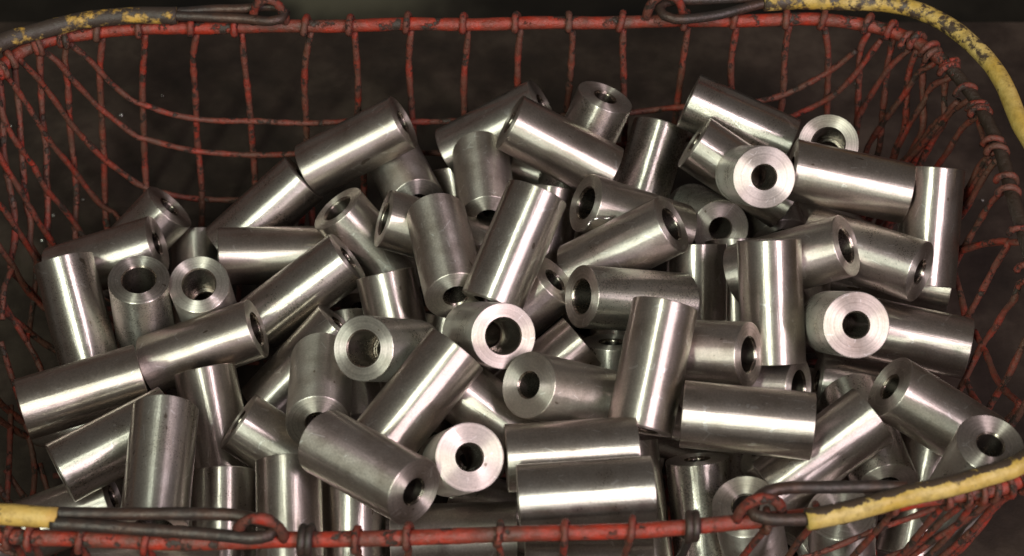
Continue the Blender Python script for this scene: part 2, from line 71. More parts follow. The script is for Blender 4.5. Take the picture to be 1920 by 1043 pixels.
(2,[(286.3,-32.5,183),(286,-32.7,184.7),(286.1,-32.9,186.4),(286.8,-33.1,188),(287.9,-33.3,189.3),(289.3,-33.5,190.2),(290.9,-33.6,190.7),(292.7,-33.8,190.7),(294.3,-34,190.2),(295.7,-34.2,189.3),(296.8,-34.4,188),(297.4,-34.6,186.4),(297.6,-34.8,184.7),(297.3,-35,183),(296.4,-35.2,181.5),(295.2,-35.4,180.3),(293.7,-35.7,179.5),(292,-35.9,179.2),(283.3,-13.8,153.9),(276.3,3.9,128.7),(269,20.8,103.6),(260.7,39,78.4),(249.6,53.8,53.3),(228.6,63.2,28.1),(288.5,-28,172.8),(283.7,-32.4,154.1),(277.9,-37.6,131.2),(274,-39.8,116.2),(270.1,-39.5,101.2),(261.6,-39.6,68.8),(242.9,-39.8,36.4),(204.8,-40.3,4)]),
(2,[(286.5,-60.6,183),(286.1,-60.8,184.7),(286.3,-61,186.4),(286.9,-61.2,188),(288,-61.4,189.3),(289.4,-61.6,190.2),(291,-61.8,190.7),(292.8,-62.1,190.7),(294.4,-62.3,190.2),(295.8,-62.5,189.3),(296.9,-62.7,188),(297.5,-62.9,186.4),(297.7,-63.1,184.7),(297.3,-63.3,183),(296.5,-63.5,181.5),(295.3,-63.7,180.3),(293.8,-63.9,179.5),(292.1,-64.1,179.2),(289.1,-62.1,174.1),(286.8,-67.2,165.9),(283.6,-65.9,153.1),(280.4,-68,141),(276.4,-68.7,125.8),(272.7,-73.1,111.9),(268.1,-78.1,94.9),(264.3,-76.9,79.9),(255.5,-76.7,54.6),(235.9,-76.1,29.3),(204.6,-75.1,4)]),
(2,[(285.5,-96.3,183),(285.1,-96.5,184.7),(285.3,-96.7,186.4),(285.9,-96.9,188),(287,-97.2,189.3),(288.4,-97.4,190.2),(290,-97.7,190.7),(291.7,-98,190.7),(293.3,-98.3,190.2),(294.7,-98.5,189.3),(295.8,-98.8,188),(296.4,-99,186.4),(296.6,-99.2,184.7),(296.2,-99.4,183),(295.4,-99.6,181.5),(294.2,-99.7,180.3),(292.7,-99.9,179.5),(291,-100,179.2),(286.9,-100.7,170.1),(284.4,-103.9,161.2),(280.2,-108.4,145.9),(276.6,-109.7,132.4),(273.2,-111.9,119.9),(269.3,-112.3,104.9),(260.6,-111.8,71.3),(242.3,-110.6,37.6),(203.3,-108.2,4)]),
(2,[(283.1,-131.6,183),(282.7,-131.8,184.7),(282.8,-132,186.4),(283.5,-132.3,188),(284.5,-132.6,189.3),(285.9,-133,190.2),(287.5,-133.4,190.7),(289.2,-133.8,190.7),(290.8,-134.2,190.2),(292.1,-134.5,189.3),(293.2,-134.9,188),(293.8,-135.2,186.4),(293.9,-135.4,184.7),(293.6,-135.5,183),(292.7,-135.6,181.5),(291.5,-135.7,180.3),(290,-135.7,179.5),(288.3,-135.7,179.2),(283.3,-135.9,166.7),(279.6,-139.2,154.3),(276.6,-140.4,143.5),(273.4,-142.8,132.4),(269.7,-141.7,117.4),(260.1,-140.3,79.6),(243.2,-137.9,41.8),(203.4,-129.8,4)]),
(2,[(279.1,63.4,183),(278.8,63.1,184.7),(279,63,186.4),(279.6,62.9,188),(280.7,62.9,189.3),(282.2,63,190.2),(283.8,63.1,190.7),(285.5,63.2,190.7),(287.2,63.3,190.2),(288.6,63.4,189.3),(289.7,63.4,188),(290.4,63.3,186.4),(290.6,63.1,184.7),(290.3,62.9,183),(289.5,62.5,181.5),(288.3,62.1,180.3),(286.9,61.6,179.5),(285.3,61.1,179.2),(286.9,32.5,176.5),(283.1,31.8,161.5),(269.6,30.4,109),(254.5,28.8,56.5),(202.9,23.4,4)]),
(2,[(283.8,31.1,183),(283.5,30.9,184.7),(283.7,30.7,186.4),(284.3,30.5,188),(285.4,30.4,189.3),(286.9,30.4,190.2),(288.5,30.3,190.7),(290.2,30.3,190.7),(291.9,30.2,190.2),(293.3,30.2,189.3),(294.4,30.1,188),(295,29.9,186.4),(295.2,29.7,184.7),(294.9,29.5,183),(294.1,29.2,181.5),(292.9,28.9,180.3),(291.4,28.6,179.5),(289.8,28.2,179.2),(284.3,26.9,164.2),(270.5,25.7,110.8),(255.3,24.4,57.4),(203.1,19.9,4)]),
(2,[(285.6,-1.7,183),(285.3,-1.9,184.7),(285.4,-2.1,186.4),(286.1,-2.3,188),(287.2,-2.5,189.3),(288.6,-2.7,190.2),(290.2,-2.8,190.7),(292,-3,190.7),(293.6,-3.1,190.2),(295,-3.3,189.3),(296.1,-3.5,188),(296.7,-3.7,186.4),(296.9,-3.9,184.7),(296.6,-4.1,183),(295.8,-4.3,181.5),(294.5,-4.6,180.3),(293,-4.8,179.5),(291.3,-5.1,179.2)]),
(2,[(272.1,-0,112.3),(272.8,-19.9,113.2),(272.8,-38.6,111.6),(268.9,-39.5,96.6),(260.7,-39.6,65.8),(241.5,-39.9,34.9),(204.8,-40.3,4)]),
(2,[(275.1,-53.7,120.4),(276.5,-74.6,126.7),(277.5,-98,133.5),(279.2,-116.3,144),(280.5,-133.5,154.9),(276.7,-132.6,139.9),(265.1,-131.2,94.6),(249.6,-129.4,49.3),(202.2,-123.7,4)]),
(2,[(269.7,-61.9,99.8),(270.2,-75.9,102.6),(270.8,-90.9,106.8),(271.6,-104.4,112.2),(267.7,-104.8,97.2),(259.5,-104.4,66.2),(240.4,-103.4,35.1),(203.6,-101.5,4)]),
(2.1,[(-340.6,-20.8,183),(-340.3,-20.6,184.7),(-340.4,-20.4,186.4),(-341.1,-20.2,188),(-342.1,-19.9,189.3),(-343.5,-19.7,190.2),(-345.2,-19.4,190.7),(-346.9,-19.2,190.7),(-348.5,-18.9,190.2),(-349.9,-18.7,189.3),(-351,-18.5,188),(-351.6,-18.2,186.4),(-351.8,-18,184.7),(-351.4,-17.8,183),(-350.6,-17.6,181.5),(-349.4,-17.5,180.3),(-347.8,-17.3,179.5),(-346.1,-17.1,179.2),(-342.9,-19,173),(-333.9,-14.2,139.2),(-325,-9.7,105.4),(-315.9,-5.5,71.6),(-297.4,-2.3,37.8),(-258,-1.2,4)]),
(1.9,[(-339.9,-5.6,183),(-339.6,-5.4,184.7),(-339.7,-5.2,186.4),(-340.4,-5,188),(-341.4,-4.7,189.3),(-342.8,-4.4,190.2),(-344.5,-4.1,190.7),(-346.1,-3.7,190.7),(-347.8,-3.4,190.2),(-349.2,-3.1,189.3),(-350.2,-2.8,188),(-350.8,-2.6,186.4),(-351,-2.4,184.7),(-350.6,-2.2,183),(-349.8,-2,181.5),(-348.6,-1.9,180.3),(-347,-1.8,179.5),(-345.3,-1.7,179.2),(-342.2,-3.7,173),(-335.1,-34.4,142.4),(-326.9,-65,111.8),(-318.5,-95.2,81.2),(-305.5,-122.5,50.6),(-275,-146.6,20)]),
(2.1,[(-340.6,-56.6,183),(-340.3,-56.4,184.7),(-340.4,-56.2,186.4),(-341.1,-56,188),(-342.2,-55.8,189.3),(-343.6,-55.6,190.2),(-345.2,-55.4,190.7),(-346.9,-55.2,190.7),(-348.6,-55,190.2),(-350,-54.8,189.3),(-351.1,-54.7,188),(-351.7,-54.5,186.4),(-351.9,-54.3,184.7),(-351.5,-54,183),(-350.7,-53.8,181.5),(-349.5,-53.6,180.3),(-348,-53.4,179.5),(-346.3,-53.2,179.2),(-342.9,-54.9,173),(-334.1,-57.3,139.2),(-325.3,-59.8,105.4),(-316.5,-64.9,71.6),(-298.1,-67.3,37.8),(-258.8,-69.4,4)]),
(1.9,[(-340.8,-41.2,183),(-340.4,-41,184.7),(-340.6,-40.8,186.4),(-341.2,-40.6,188),(-342.3,-40.4,189.3),(-343.7,-40.2,190.2),(-345.4,-40,190.7),(-347.1,-39.8,190.7),(-348.7,-39.6,190.2),(-350.1,-39.4,189.3),(-351.2,-39.2,188),(-351.8,-39,186.4),(-352,-38.8,184.7),(-351.7,-38.6,183),(-350.8,-38.4,181.5),(-349.6,-38.1,180.3),(-348.1,-37.9,179.5),(-346.4,-37.7,179.2),(-343.1,-39.5,173),(-334.9,-65.1,142.4),(-326.5,-92.9,111.8),(-317.4,-116.8,81.2),(-303.1,-142,50.6),(-273.8,-156.7,20)]),
(2.1,[(-340.1,-92.5,183),(-339.8,-92.3,184.7),(-339.9,-92.1,186.4),(-340.6,-91.9,188),(-341.7,-91.7,189.3),(-343.1,-91.6,190.2),(-344.7,-91.4,190.7),(-346.4,-91.2,190.7),(-348.1,-91.1,190.2),(-349.5,-90.9,189.3),(-350.6,-90.7,188),(-351.2,-90.5,186.4),(-351.4,-90.3,184.7),(-351,-90.1,183),(-350.2,-89.9,181.5),(-349,-89.6,180.3),(-347.5,-89.4,179.5),(-345.8,-89.2,179.2),(-342.5,-90.8,173),(-333.8,-85.5,139.2),(-325,-82.8,105.4),(-316.3,-77.7,71.6),(-298,-74.9,37.8),(-258.8,-69.4,4)]),
(1.9,[(-340.4,-77.2,183),(-340,-76.9,184.7),(-340.2,-76.7,186.4),(-340.8,-76.5,188),(-341.9,-76.4,189.3),(-343.3,-76.2,190.2),(-345,-76,190.7),(-346.7,-75.8,190.7),(-348.3,-75.6,190.2),(-349.7,-75.4,189.3),(-350.8,-75.2,188),(-351.5,-75,186.4),(-351.6,-74.8,184.7),(-351.3,-74.6,183),(-350.5,-74.4,181.5),(-349.2,-74.2,180.3),(-347.7,-73.9,179.5),(-346.1,-73.7,179.2),(-342.7,-75.4,173),(-333.7,-110.7,142.4),(-322.5,-142.2,111.8),(-309.9,-172.1,81.2),(-295.5,-189.7,50.6),(-273.9,-189.2,20)]),
(2.1,[(-338.1,-125.4,183),(-337.7,-125.2,184.7),(-337.9,-125,186.4),(-338.6,-124.9,188),(-339.7,-124.8,189.3),(-341.1,-124.7,190.2),(-342.8,-124.7,190.7),(-344.5,-124.7,190.7),(-346.1,-124.6,190.2),(-347.6,-124.6,189.3),(-348.7,-124.5,188),(-349.3,-124.3,186.4),(-349.5,-124.1,184.7),(-349.2,-123.9,183),(-348.4,-123.6,181.5),(-347.2,-123.3,180.3),(-345.7,-122.9,179.5),(-344,-122.5,179.2),(-340.6,-123.9,173),(-331.4,-127.9,139.2),(-322.4,-129.3,105.4),(-313.1,-133.3,71.6),(-294.8,-133.5,37.8),(-255.3,-133.2,4)]),
(1.9,[(-339.3,-110.3,183),(-339,-110.1,184.7),(-339.2,-109.9,186.4),(-339.8,-109.7,188),(-340.9,-109.6,189.3),(-342.4,-109.5,190.2),(-344,-109.3,190.7),(-345.7,-109.2,190.7),(-347.4,-109.1,190.2),(-348.8,-109,189.3),(-349.9,-108.9,188),(-350.5,-108.7,186.4),(-350.7,-108.5,184.7),(-350.4,-108.3,183),(-349.6,-108,181.5),(-348.4,-107.7,180.3),(-346.8,-107.4,179.5),(-345.2,-107.1,179.2),(-341.8,-108.7,173),(-331.2,-135.6,142.4),(-319.6,-161.3,111.8),(-307.7,-182.9,81.2),(-292.9,-196.4,50.6),(-272.7,-190.1,20)]),
(2.1,[(-333.1,-160.7,183),(-332.8,-160.4,184.7),(-333,-160.3,186.4),(-333.7,-160.2,188),(-334.8,-160.2,189.3),(-336.2,-160.2,190.2),(-337.9,-160.3,190.7),(-339.6,-160.4,190.7),(-341.2,-160.5,190.2),(-342.7,-160.5,189.3),(-343.8,-160.5,188),(-344.4,-160.4,186.4),(-344.6,-160.2,184.7),(-344.3,-160,183),(-343.5,-159.6,181.5),(-342.4,-159.2,180.3),(-340.9,-158.7,179.5),(-339.3,-158.2,179.2),(-335.8,-159.4,173),(-327.7,-155.5,139.2),(-319.5,-151.7,105.4),(-311.6,-145.6,71.6),(-293.9,-140.7,37.8),(-255.3,-133.2,4)]),
(1.9,[(-335.5,-145.7,183),(-335.2,-145.4,184.7),(-335.4,-145.3,186.4),(-336,-145.1,188),(-337.1,-145.1,189.3),(-338.6,-145.1,190.2),(-340.2,-145.1,190.7),(-341.9,-145.1,190.7),(-343.6,-145.1,190.2),(-345,-145.1,189.3),(-346.1,-145,188),(-346.8,-144.9,186.4),(-346.9,-144.7,184.7),(-346.6,-144.5,183),(-345.8,-144.2,181.5),(-344.7,-143.8,180.3),(-343.2,-143.4,179.5),(-341.5,-143,179.2),(-338.1,-144.3,173),(-325.3,-172.2,142.4),(-310.1,-194,111.8),(-292.6,-211.2,81.2),(-267.3,-216.6,50.6),(-238,-199.2,20)]),
(2.1,[(-326.6,-184.4,183),(-326.3,-184.1,184.7),(-326.6,-183.9,186.4),(-327.2,-184,188),(-328.3,-184.2,189.3),(-329.7,-184.5,190.2),(-331.3,-184.9,190.7),(-333,-185.4,190.7),(-334.6,-185.8,190.2),(-336,-186.1,189.3),(-337.1,-186.3,188),(-337.7,-186.4,186.4),(-337.9,-186.2,184.7),(-337.7,-185.9,183),(-337,-185.4,181.5),(-335.9,-184.8,180.3),(-334.6,-184,179.5),(-333.1,-183.2,179.2),(-329.6,-183.7,173),(-320.7,-184.9,139.2),(-312.4,-185.5,105.4),(-304.7,-185.5,71.6),(-289.9,-179.6,37.8),(-260.6,-159.2,4)]),
(1.9,[(-331,-170.5,183),(-330.8,-170.2,184.7),(-331,-170,186.4),(-331.6,-170,188),(-332.7,-170,189.3),(-334.2,-170.1,190.2),(-335.8,-170.3,190.7),(-337.5,-170.5,190.7),(-339.2,-170.7,190.2),(-340.6,-170.8,189.3),(-341.7,-170.8,188),(-342.4,-170.8,186.4),(-342.6,-170.6,184.7),(-342.3,-170.3,183),(-341.5,-170,181.5),(-340.4,-169.5,180.3),(-338.9,-168.9,179.5),(-337.3,-168.3,179.2),(-333.8,-169.3,173),(-319.6,-189.5,142.4),(-304.7,-203.3,111.8),(-288.1,-215.4,81.2),(-267.3,-216.6,50.6),(-242.2,-198.8,20)]),
(1.9,[(-316.7,23.1,88.6),(-318.7,4.9,89.4),(-318,-14.5,81.6)]),
(1.9,[(-308.8,42.9,69.5),(-308.7,20.3,60),(-308.5,-2.3,55.4),(-308.7,-10.4,54.7),(-304.5,-15.5,47.5),(-299.5,-25.1,40.5),(-297.1,-35.5,37.4)]),
(1.9,[(-309.9,-62,56.5),(-307,-86.7,51.7),(-305,-104.7,49.4),(-302.6,-127,48.4)]),
(1.9,[(-308,-42.7,52.7),(-302.5,-65.5,44.6),(-297.7,-81.5,38.7),(-293.9,-98.7,34.8),(-291.7,-121.3,33.9)]),
(1.9,[(-306.2,-106.1,51.5),(-300.4,-112.2,43.4),(-293.6,-119.5,35.8)]),
(1.9,[(-292.5,-89.6,33),(-286.8,-102.6,27.7),(-282.7,-112,24.3)]),
(1.9,[(-317.2,-28,77.2),(-312.8,-41.7,62.5),(-306.2,-57.1,49.8),(-299.6,-73.1,40.9)]),
(1.9,[(-319.2,-3.1,88.6),(-314.4,-5,69.6),(-308.9,-10.7,55.1)]),
(1.9,[(-251,-232.3,183),(-251.2,-231.9,184.7),(-251.4,-232,186.4),(-251.7,-232.7,188),(-252.1,-233.7,189.3),(-252.5,-235.1,190.2),(-252.9,-236.7,190.7),(-253.3,-238.3,190.7),(-253.7,-239.9,190.2),(-254.1,-241.3,189.3),(-254.5,-242.3,188),(-254.8,-242.9,186.4),(-255,-243.1,184.7),(-255.2,-242.7,183),(-255.3,-241.9,181.5),(-255.3,-240.6,180.3),(-255.3,-239.1,179.5),(-255.3,-237.4,179.2),(-253.3,-236.2,173),(-252.9,-232.8,139.2),(-250,-229.7,105.4),(-249.6,-226.2,71.6),(-245.8,-213.7,37.8),(-242.2,-179.9,4)]),
(1.9,[(-241.1,-233.2,183),(-241.3,-232.9,184.7),(-241.5,-233,186.4),(-241.7,-233.6,188),(-242,-234.7,189.3),(-242.4,-236.1,190.2),(-242.7,-237.7,190.7),(-243,-239.4,190.7),(-243.4,-241,190.2),(-243.7,-242.4,189.3),(-244,-243.5,188),(-244.2,-244.1,186.4),(-244.5,-244.2,184.7),(-244.6,-243.9,183),(-244.8,-243,181.5),(-244.9,-241.8,180.3),(-245,-240.3,179.5),(-245,-238.6,179.2),(-243.2,-237.3,173),(-242.9,-233.9,139.2),(-242.6,-230.5,105.4),(-242.4,-227.1,71.6),(-241.3,-214.2,37.8),(-238.6,-180.4,4)]),
(1.9,[(-215.7,-234.3,183),(-215.9,-233.9,184.7),(-216.1,-234.1,186.4),(-216.3,-234.7,188),(-216.5,-235.8,189.3),(-216.8,-237.2,190.2),(-217.1,-238.8,190.7),(-217.3,-240.5,190.7),(-217.6,-242.2,190.2),(-217.8,-243.6,189.3),(-218,-244.6,188),(-218.3,-245.3,186.4),(-218.5,-245.4,184.7),(-218.7,-245.1,183),(-218.9,-244.3,181.5),(-219,-243,180.3),(-219.2,-241.5,179.5),(-219.3,-239.8,179.2),(-217.6,-238.5,173),(-217.5,-235.1,139.2),(-217.4,-231.7,105.4),(-217.3,-228.3,71.6),(-216.9,-215.4,37.8),(-218.5,-181.5,4)]),
(1.9,[(-182.4,-235.1,183),(-182.6,-234.7,184.7),(-182.8,-234.9,186.4),(-183,-235.5,188),(-183.2,-236.6,189.3),(-183.4,-238,190.2),(-183.6,-239.7,190.7),(-183.9,-241.4,190.7),(-184.1,-243,190.2),(-184.3,-244.4,189.3),(-184.5,-245.5,188),(-184.7,-246.1,186.4),(-185,-246.3,184.7),(-185.2,-245.9,183),(-185.4,-245.1,181.5),(-185.5,-243.9,180.3),(-185.7,-242.4,179.5),(-185.9,-240.7,179.2),(-184.2,-239.3,173),(-181.6,-235.9,139.2),(-181.5,-232.6,105.4),(-178.9,-229.2,71.6),(-178.9,-216.3,37.8),(-176.1,-182.4,4)]),
(1.9,[(-77.2,-233.5,183),(-77.5,-233.2,184.7),(-77.7,-233.3,186.4),(-77.8,-234,188),(-78,-235.1,189.3),(-78.1,-236.5,190.2),(-78.3,-238.1,190.7),(-78.4,-239.9,190.7),(-78.6,-241.5,190.2),(-78.7,-242.9,189.3),(-78.9,-244,188),(-79,-244.7,186.4),(-79.2,-244.8,184.7),(-79.5,-244.5,183),(-79.7,-243.7,181.5),(-80,-242.5,180.3),(-80.2,-240.9,179.5),(-80.5,-239.3,179.2),(-78.8,-237.8,173),(-79,-234.4,139.2),(-76.5,-230.9,105.4),(-76.7,-227.5,71.6),(-74.7,-214.5,37.8),(-76.1,-180.7,4)]),
(1.9,[(-51.5,-232.5,183),(-51.7,-232.1,184.7),(-51.9,-232.3,186.4),(-52.1,-233,188),(-52.3,-234,189.3),(-52.4,-235.5,190.2),(-52.6,-237.1,190.7),(-52.7,-238.8,190.7),(-52.9,-240.5,190.2),(-53,-241.9,189.3),(-53.2,-243,188),(-53.4,-243.6,186.4),(-53.6,-243.8,184.7),(-53.8,-243.4,183),(-54,-242.6,181.5),(-54.3,-241.4,180.3),(-54.5,-239.9,179.5),(-54.8,-238.2,179.2),(-53.1,-236.8,173),(-55.8,-233.5,139.2),(-55.9,-230.1,105.4),(-58.6,-226.8,71.6),(-59.1,-213.9,37.8),(-63,-180.1,4)]),
(1.9,[(-5.2,-231.1,183),(-5.4,-230.8,184.7),(-5.6,-231,186.4),(-5.8,-231.6,188),(-6,-232.7,189.3),(-6.2,-234.1,190.2),(-6.3,-235.8,190.7),(-6.5,-237.5,190.7),(-6.6,-239.1,190.2),(-6.8,-240.6,189.3),(-7,-241.6,188),(-7.2,-242.3,186.4),(-7.4,-242.4,184.7),(-7.6,-242.1,183),(-7.8,-241.3,181.5),(-8,-240.1,180.3),(-8.3,-238.6,179.5),(-8.5,-236.9,179.2),(-6.8,-235.4,173),(-4.4,-232,139.2),(-4.5,-228.6,105.4),(-2,-225.1,71.6),(-2.4,-212.2,37.8),(-0.8,-178.3,4)]),
(1.9,[(28.2,-230.1,183),(27.9,-229.7,184.7),(27.7,-229.9,186.4),(27.6,-230.6,188),(27.4,-231.6,189.3),(27.2,-233.1,190.2),(27.1,-234.7,190.7),(27,-236.4,190.7),(26.8,-238.1,190.2),(26.7,-239.5,189.3),(26.5,-240.6,188),(26.3,-241.2,186.4),(26.1,-241.4,184.7),(25.9,-241,183),(25.7,-240.2,181.5),(25.4,-239,180.3),(25.1,-237.5,179.5),(24.9,-235.8,179.2),(26.6,-234.4,173),(26.4,-231,139.2),(28.9,-227.5,105.4),(28.7,-224.1,71.6),(30.8,-211.1,37.8),(29.4,-177.3,4)]),
(1.9,[(61.4,-228.4,183),(61.2,-228.1,184.7),(61,-228.2,186.4),(60.8,-228.9,188),(60.7,-230,189.3),(60.6,-231.4,190.2),(60.5,-233.1,190.7),(60.4,-234.8,190.7),(60.3,-236.4,190.2),(60.1,-237.9,189.3),(60,-238.9,188),(59.8,-239.6,186.4),(59.6,-239.8,184.7),(59.4,-239.4,183),(59.2,-238.6,181.5),(58.9,-237.4,180.3),(58.6,-235.9,179.5),(58.3,-234.2,179.2),(59.9,-232.7,173),(57.2,-229.5,139.2),(56.9,-226.1,105.4),(54.2,-222.9,71.6),(53.4,-210,37.8),(49.1,-176.3,4)]),
(1.9,[(130.3,-222.5,183),(130.1,-222.2,184.7),(129.9,-222.4,186.4),(129.8,-223,188),(129.7,-224.1,189.3),(129.6,-225.6,190.2),(129.6,-227.2,190.7),(129.6,-228.9,190.7),(129.5,-230.6,190.2),(129.5,-232,189.3),(129.4,-233.1,188),(129.3,-233.8,186.4),(129.1,-233.9,184.7),(128.8,-233.6,183),(128.6,-232.8,181.5),(128.2,-231.6,180.3),(127.8,-230.1,179.5),(127.5,-228.5,179.2),(129,-226.9,173),(121,-224.3,139.2),(113.1,-221.6,105.4),(105.1,-218.9,71.6),(96.4,-206.7,37.8),(86.1,-173.6,4)]),
(1.9,[(155.7,-219.3,183),(155.4,-219,184.7),(155.3,-219.2,186.4),(155.1,-219.9,188),(155.1,-221,189.3),(155.1,-222.4,190.2),(155.1,-224.1,190.7),(155.1,-225.8,190.7),(155.1,-227.4,190.2),(155.1,-228.9,189.3),(155.1,-230,188),(155,-230.6,186.4),(154.8,-230.8,184.7),(154.5,-230.5,183),(154.2,-229.7,181.5),(153.8,-228.5,180.3),(153.4,-227.1,179.5),(153,-225.4,179.2),(154.5,-223.8,173),(146.5,-221.3,139.2),(141,-218.5,105.4),(133,-216,71.6),(124,-204,37.8),(115.5,-170.8,4)]),
(1.9,[(196,-212.6,183),(195.7,-212.3,184.7),(195.6,-212.5,186.4),(195.5,-213.2,188),(195.5,-214.3,189.3),(195.5,-215.7,190.2),(195.6,-217.3,190.7),(195.8,-219.1,190.7),(195.8,-220.7,190.2),(195.9,-222.1,189.3),(195.9,-223.2,188),(195.8,-223.9,186.4),(195.6,-224.1,184.7),(195.4,-223.8,183),(195,-223,181.5),(194.6,-221.9,180.3),(194.1,-220.4,179.5),(193.6,-218.8,179.2),(195.1,-217,173),(186.8,-214.9,139.2),(178.7,-212.8,105.4),(173.1,-210.2,71.6),(163.6,-198.6,37.8),(151.4,-166.2,4)]),
(1.9,[(224.2,-208.2,183),(224,-207.9,184.7),(223.8,-208.1,186.4),(223.7,-208.8,188),(223.6,-209.9,189.3),(223.6,-211.3,190.2),(223.6,-212.9,190.7),(223.6,-214.7,190.7),(223.7,-216.3,190.2),(223.6,-217.7,189.3),(223.6,-218.8,188),(223.5,-219.5,186.4),(223.3,-219.7,184.7),(223,-219.4,183),(222.7,-218.6,181.5),(222.3,-217.4,180.3),(221.9,-215.9,179.5),(221.5,-214.3,179.2),(223.1,-212.6,173),(214.9,-210.2,139.2),(206.7,-207.8,105.4),(198.1,-205.6,71.6),(188.2,-194.1,37.8),(174.8,-162,4)]),
(1.8,[(234.3,-206.7,183),(234,-206.4,184.7),(233.8,-206.6,186.4),(233.7,-207.3,188),(233.7,-208.4,189.3),(233.7,-209.8,190.2),(233.8,-211.5,190.7),(233.8,-213.2,190.7),(233.9,-214.9,190.2),(233.9,-216.3,189.3),(233.9,-217.4,188),(233.8,-218,186.4),(233.6,-218.2,184.7),(233.3,-217.9,183),(233,-217.1,181.5),(232.6,-216,180.3),(232.2,-214.5,179.5),(231.7,-212.9,179.2),(233.2,-211.2,173),(220,-209.5,139.2),(206.7,-207.8,105.4),(190.6,-207,71.6),(175.8,-196.5,37.8),(158.3,-165,4)]),
(1.8,[(241.7,-205.4,183),(241.4,-205.1,184.7),(241.2,-205.3,186.4),(241.2,-206,188),(241.2,-207.1,189.3),(241.2,-208.5,190.2),(241.3,-210.2,190.7),(241.5,-211.9,190.7),(241.6,-213.5,190.2),(241.7,-214.9,189.3),(241.7,-216,188),(241.6,-216.7,186.4),(241.4,-216.9,184.7),(241.1,-216.6,183),(240.8,-215.8,181.5),(240.3,-214.7,180.3),(239.8,-213.2,179.5),(239.3,-211.6,179.2),(240.8,-209.8,173),(232.7,-207.7,139.2),(224.7,-205.4,105.4),(219.1,-202.6,71.6),(209.6,-190.8,37.8),(195.5,-158.3,4)]),
(1.8,[(248.8,-203.6,183),(248.5,-203.4,184.7),(248.4,-203.6,186.4),(248.3,-204.3,188),(248.4,-205.4,189.3),(248.6,-206.8,190.2),(248.8,-208.4,190.7),(249,-210.1,190.7),(249.3,-211.8,190.2),(249.4,-213.2,189.3),(249.5,-214.3,188),(249.5,-214.9,186.4),(249.3,-215.1,184.7),(249,-214.9,183),(248.6,-214.1,181.5),(248.1,-213,180.3),(247.5,-211.6,179.5),(246.9,-210,179.2),(248.2,-208.1,173),(230.2,-208.1,139.2),(211.9,-207.1,105.4),(195.6,-206,71.6),(175.8,-196.5,37.8),(153.7,-165.8,4)]),
(1.8,[(255.5,-201.3,183),(255.2,-201,184.7),(255,-201.3,186.4),(255.1,-202,188),(255.3,-203,189.3),(255.6,-204.4,190.2),(256,-206,190.7),(256.5,-207.7,190.7),(256.9,-209.3,190.2),(257.2,-210.7,189.3),(257.4,-211.8,188),(257.5,-212.4,186.4),(257.3,-212.7,184.7),(257,-212.4,183),(256.5,-211.7,181.5),(255.9,-210.7,180.3),(255.1,-209.3,179.5),(254.3,-207.8,179.2),(255.3,-205.6,173),(247.2,-204.5,139.2),(239.4,-202.8,105.4),(229.1,-201.2,71.6),(219.9,-189.4,37.8),(207.6,-156.8,4)]),
(1.8,[(261.2,-198,183),(260.9,-197.8,184.7),(260.8,-198.1,186.4),(261,-198.7,188),(261.4,-199.7,189.3),(262,-201.1,190.2),(262.7,-202.5,190.7),(263.5,-204.1,190.7),(264.2,-205.6,190.2),(264.8,-206.9,189.3),(265.2,-207.9,188),(265.4,-208.5,186.4),(265.3,-208.8,184.7),(264.9,-208.6,183),(264.3,-208,181.5),(263.4,-207.1,180.3),(262.5,-205.9,179.5),(261.4,-204.6,179.2),(261.8,-202,173),(247.2,-204.5,139.2),(232.1,-204.2,105.4),(216.6,-203,71.6),(198.4,-192.3,37.8),(177.2,-161.6,4)]),
(1.7,[(230.3,-209.2,179),(214.9,-209.8,164.8),(196.6,-211.4,152),(178.8,-213.5,140.9),(161.1,-215.5,132.2),(145.9,-217.2,128),(128.2,-219.3,128),(110.4,-221.2,128),(92.6,-222.8,128),(77.3,-224,128),(59.4,-225.2,128),(41.6,-226.2,128),(23.7,-227,128),(8.3,-227.5,128),(-9.6,-228,128),(-27.6,-228.5,128),(-45.6,-229,128),(-63.7,-229.6,128),(-79.1,-230.3,128),(-97,-231,128),(-114.9,-231.4,128),(-132.9,-231.6,128),(-148.2,-231.8,128),(-166.2,-231.9,128),(-184.1,-231.8,128),(-201.9,-231.5,128),(-217.3,-231.4,132.2),(-235.2,-231.6,140.9),(-252.6,-231.1,152),(-270,-229,164.8),(-287.2,-225.7,179)]),
(1.7,[(262.5,-198.9,179),(246.9,-203.2,154.2),(227.1,-204.8,131.8),(206.3,-205.6,112.5),(188,-207.2,97.2),(167.9,-210,90),(147.9,-213,90),(130.3,-215.2,90),(110.1,-217.3,90),(89.8,-219.2,90),(69.4,-220.7,90),(51.6,-221.9,90),(31.2,-222.9,90),(10.8,-223.6,90),(-7.2,-224.1,90),(-27.7,-224.7,90),(-48.3,-225.3,90),(-66.4,-225.9,90),(-87,-226.8,90),(-107.3,-227.4,90),(-127.8,-227.8,90),(-145.7,-228,90),(-166.2,-228.1,90),(-186.6,-228,90),(-204.3,-227.6,90),(-224.9,-226.9,90),(-244.7,-226.5,97.2),(-261.5,-225.2,112.5),(-281,-222.2,131.8),(-298.2,-216.1,154.2),(-314.5,-206.1,179)]),
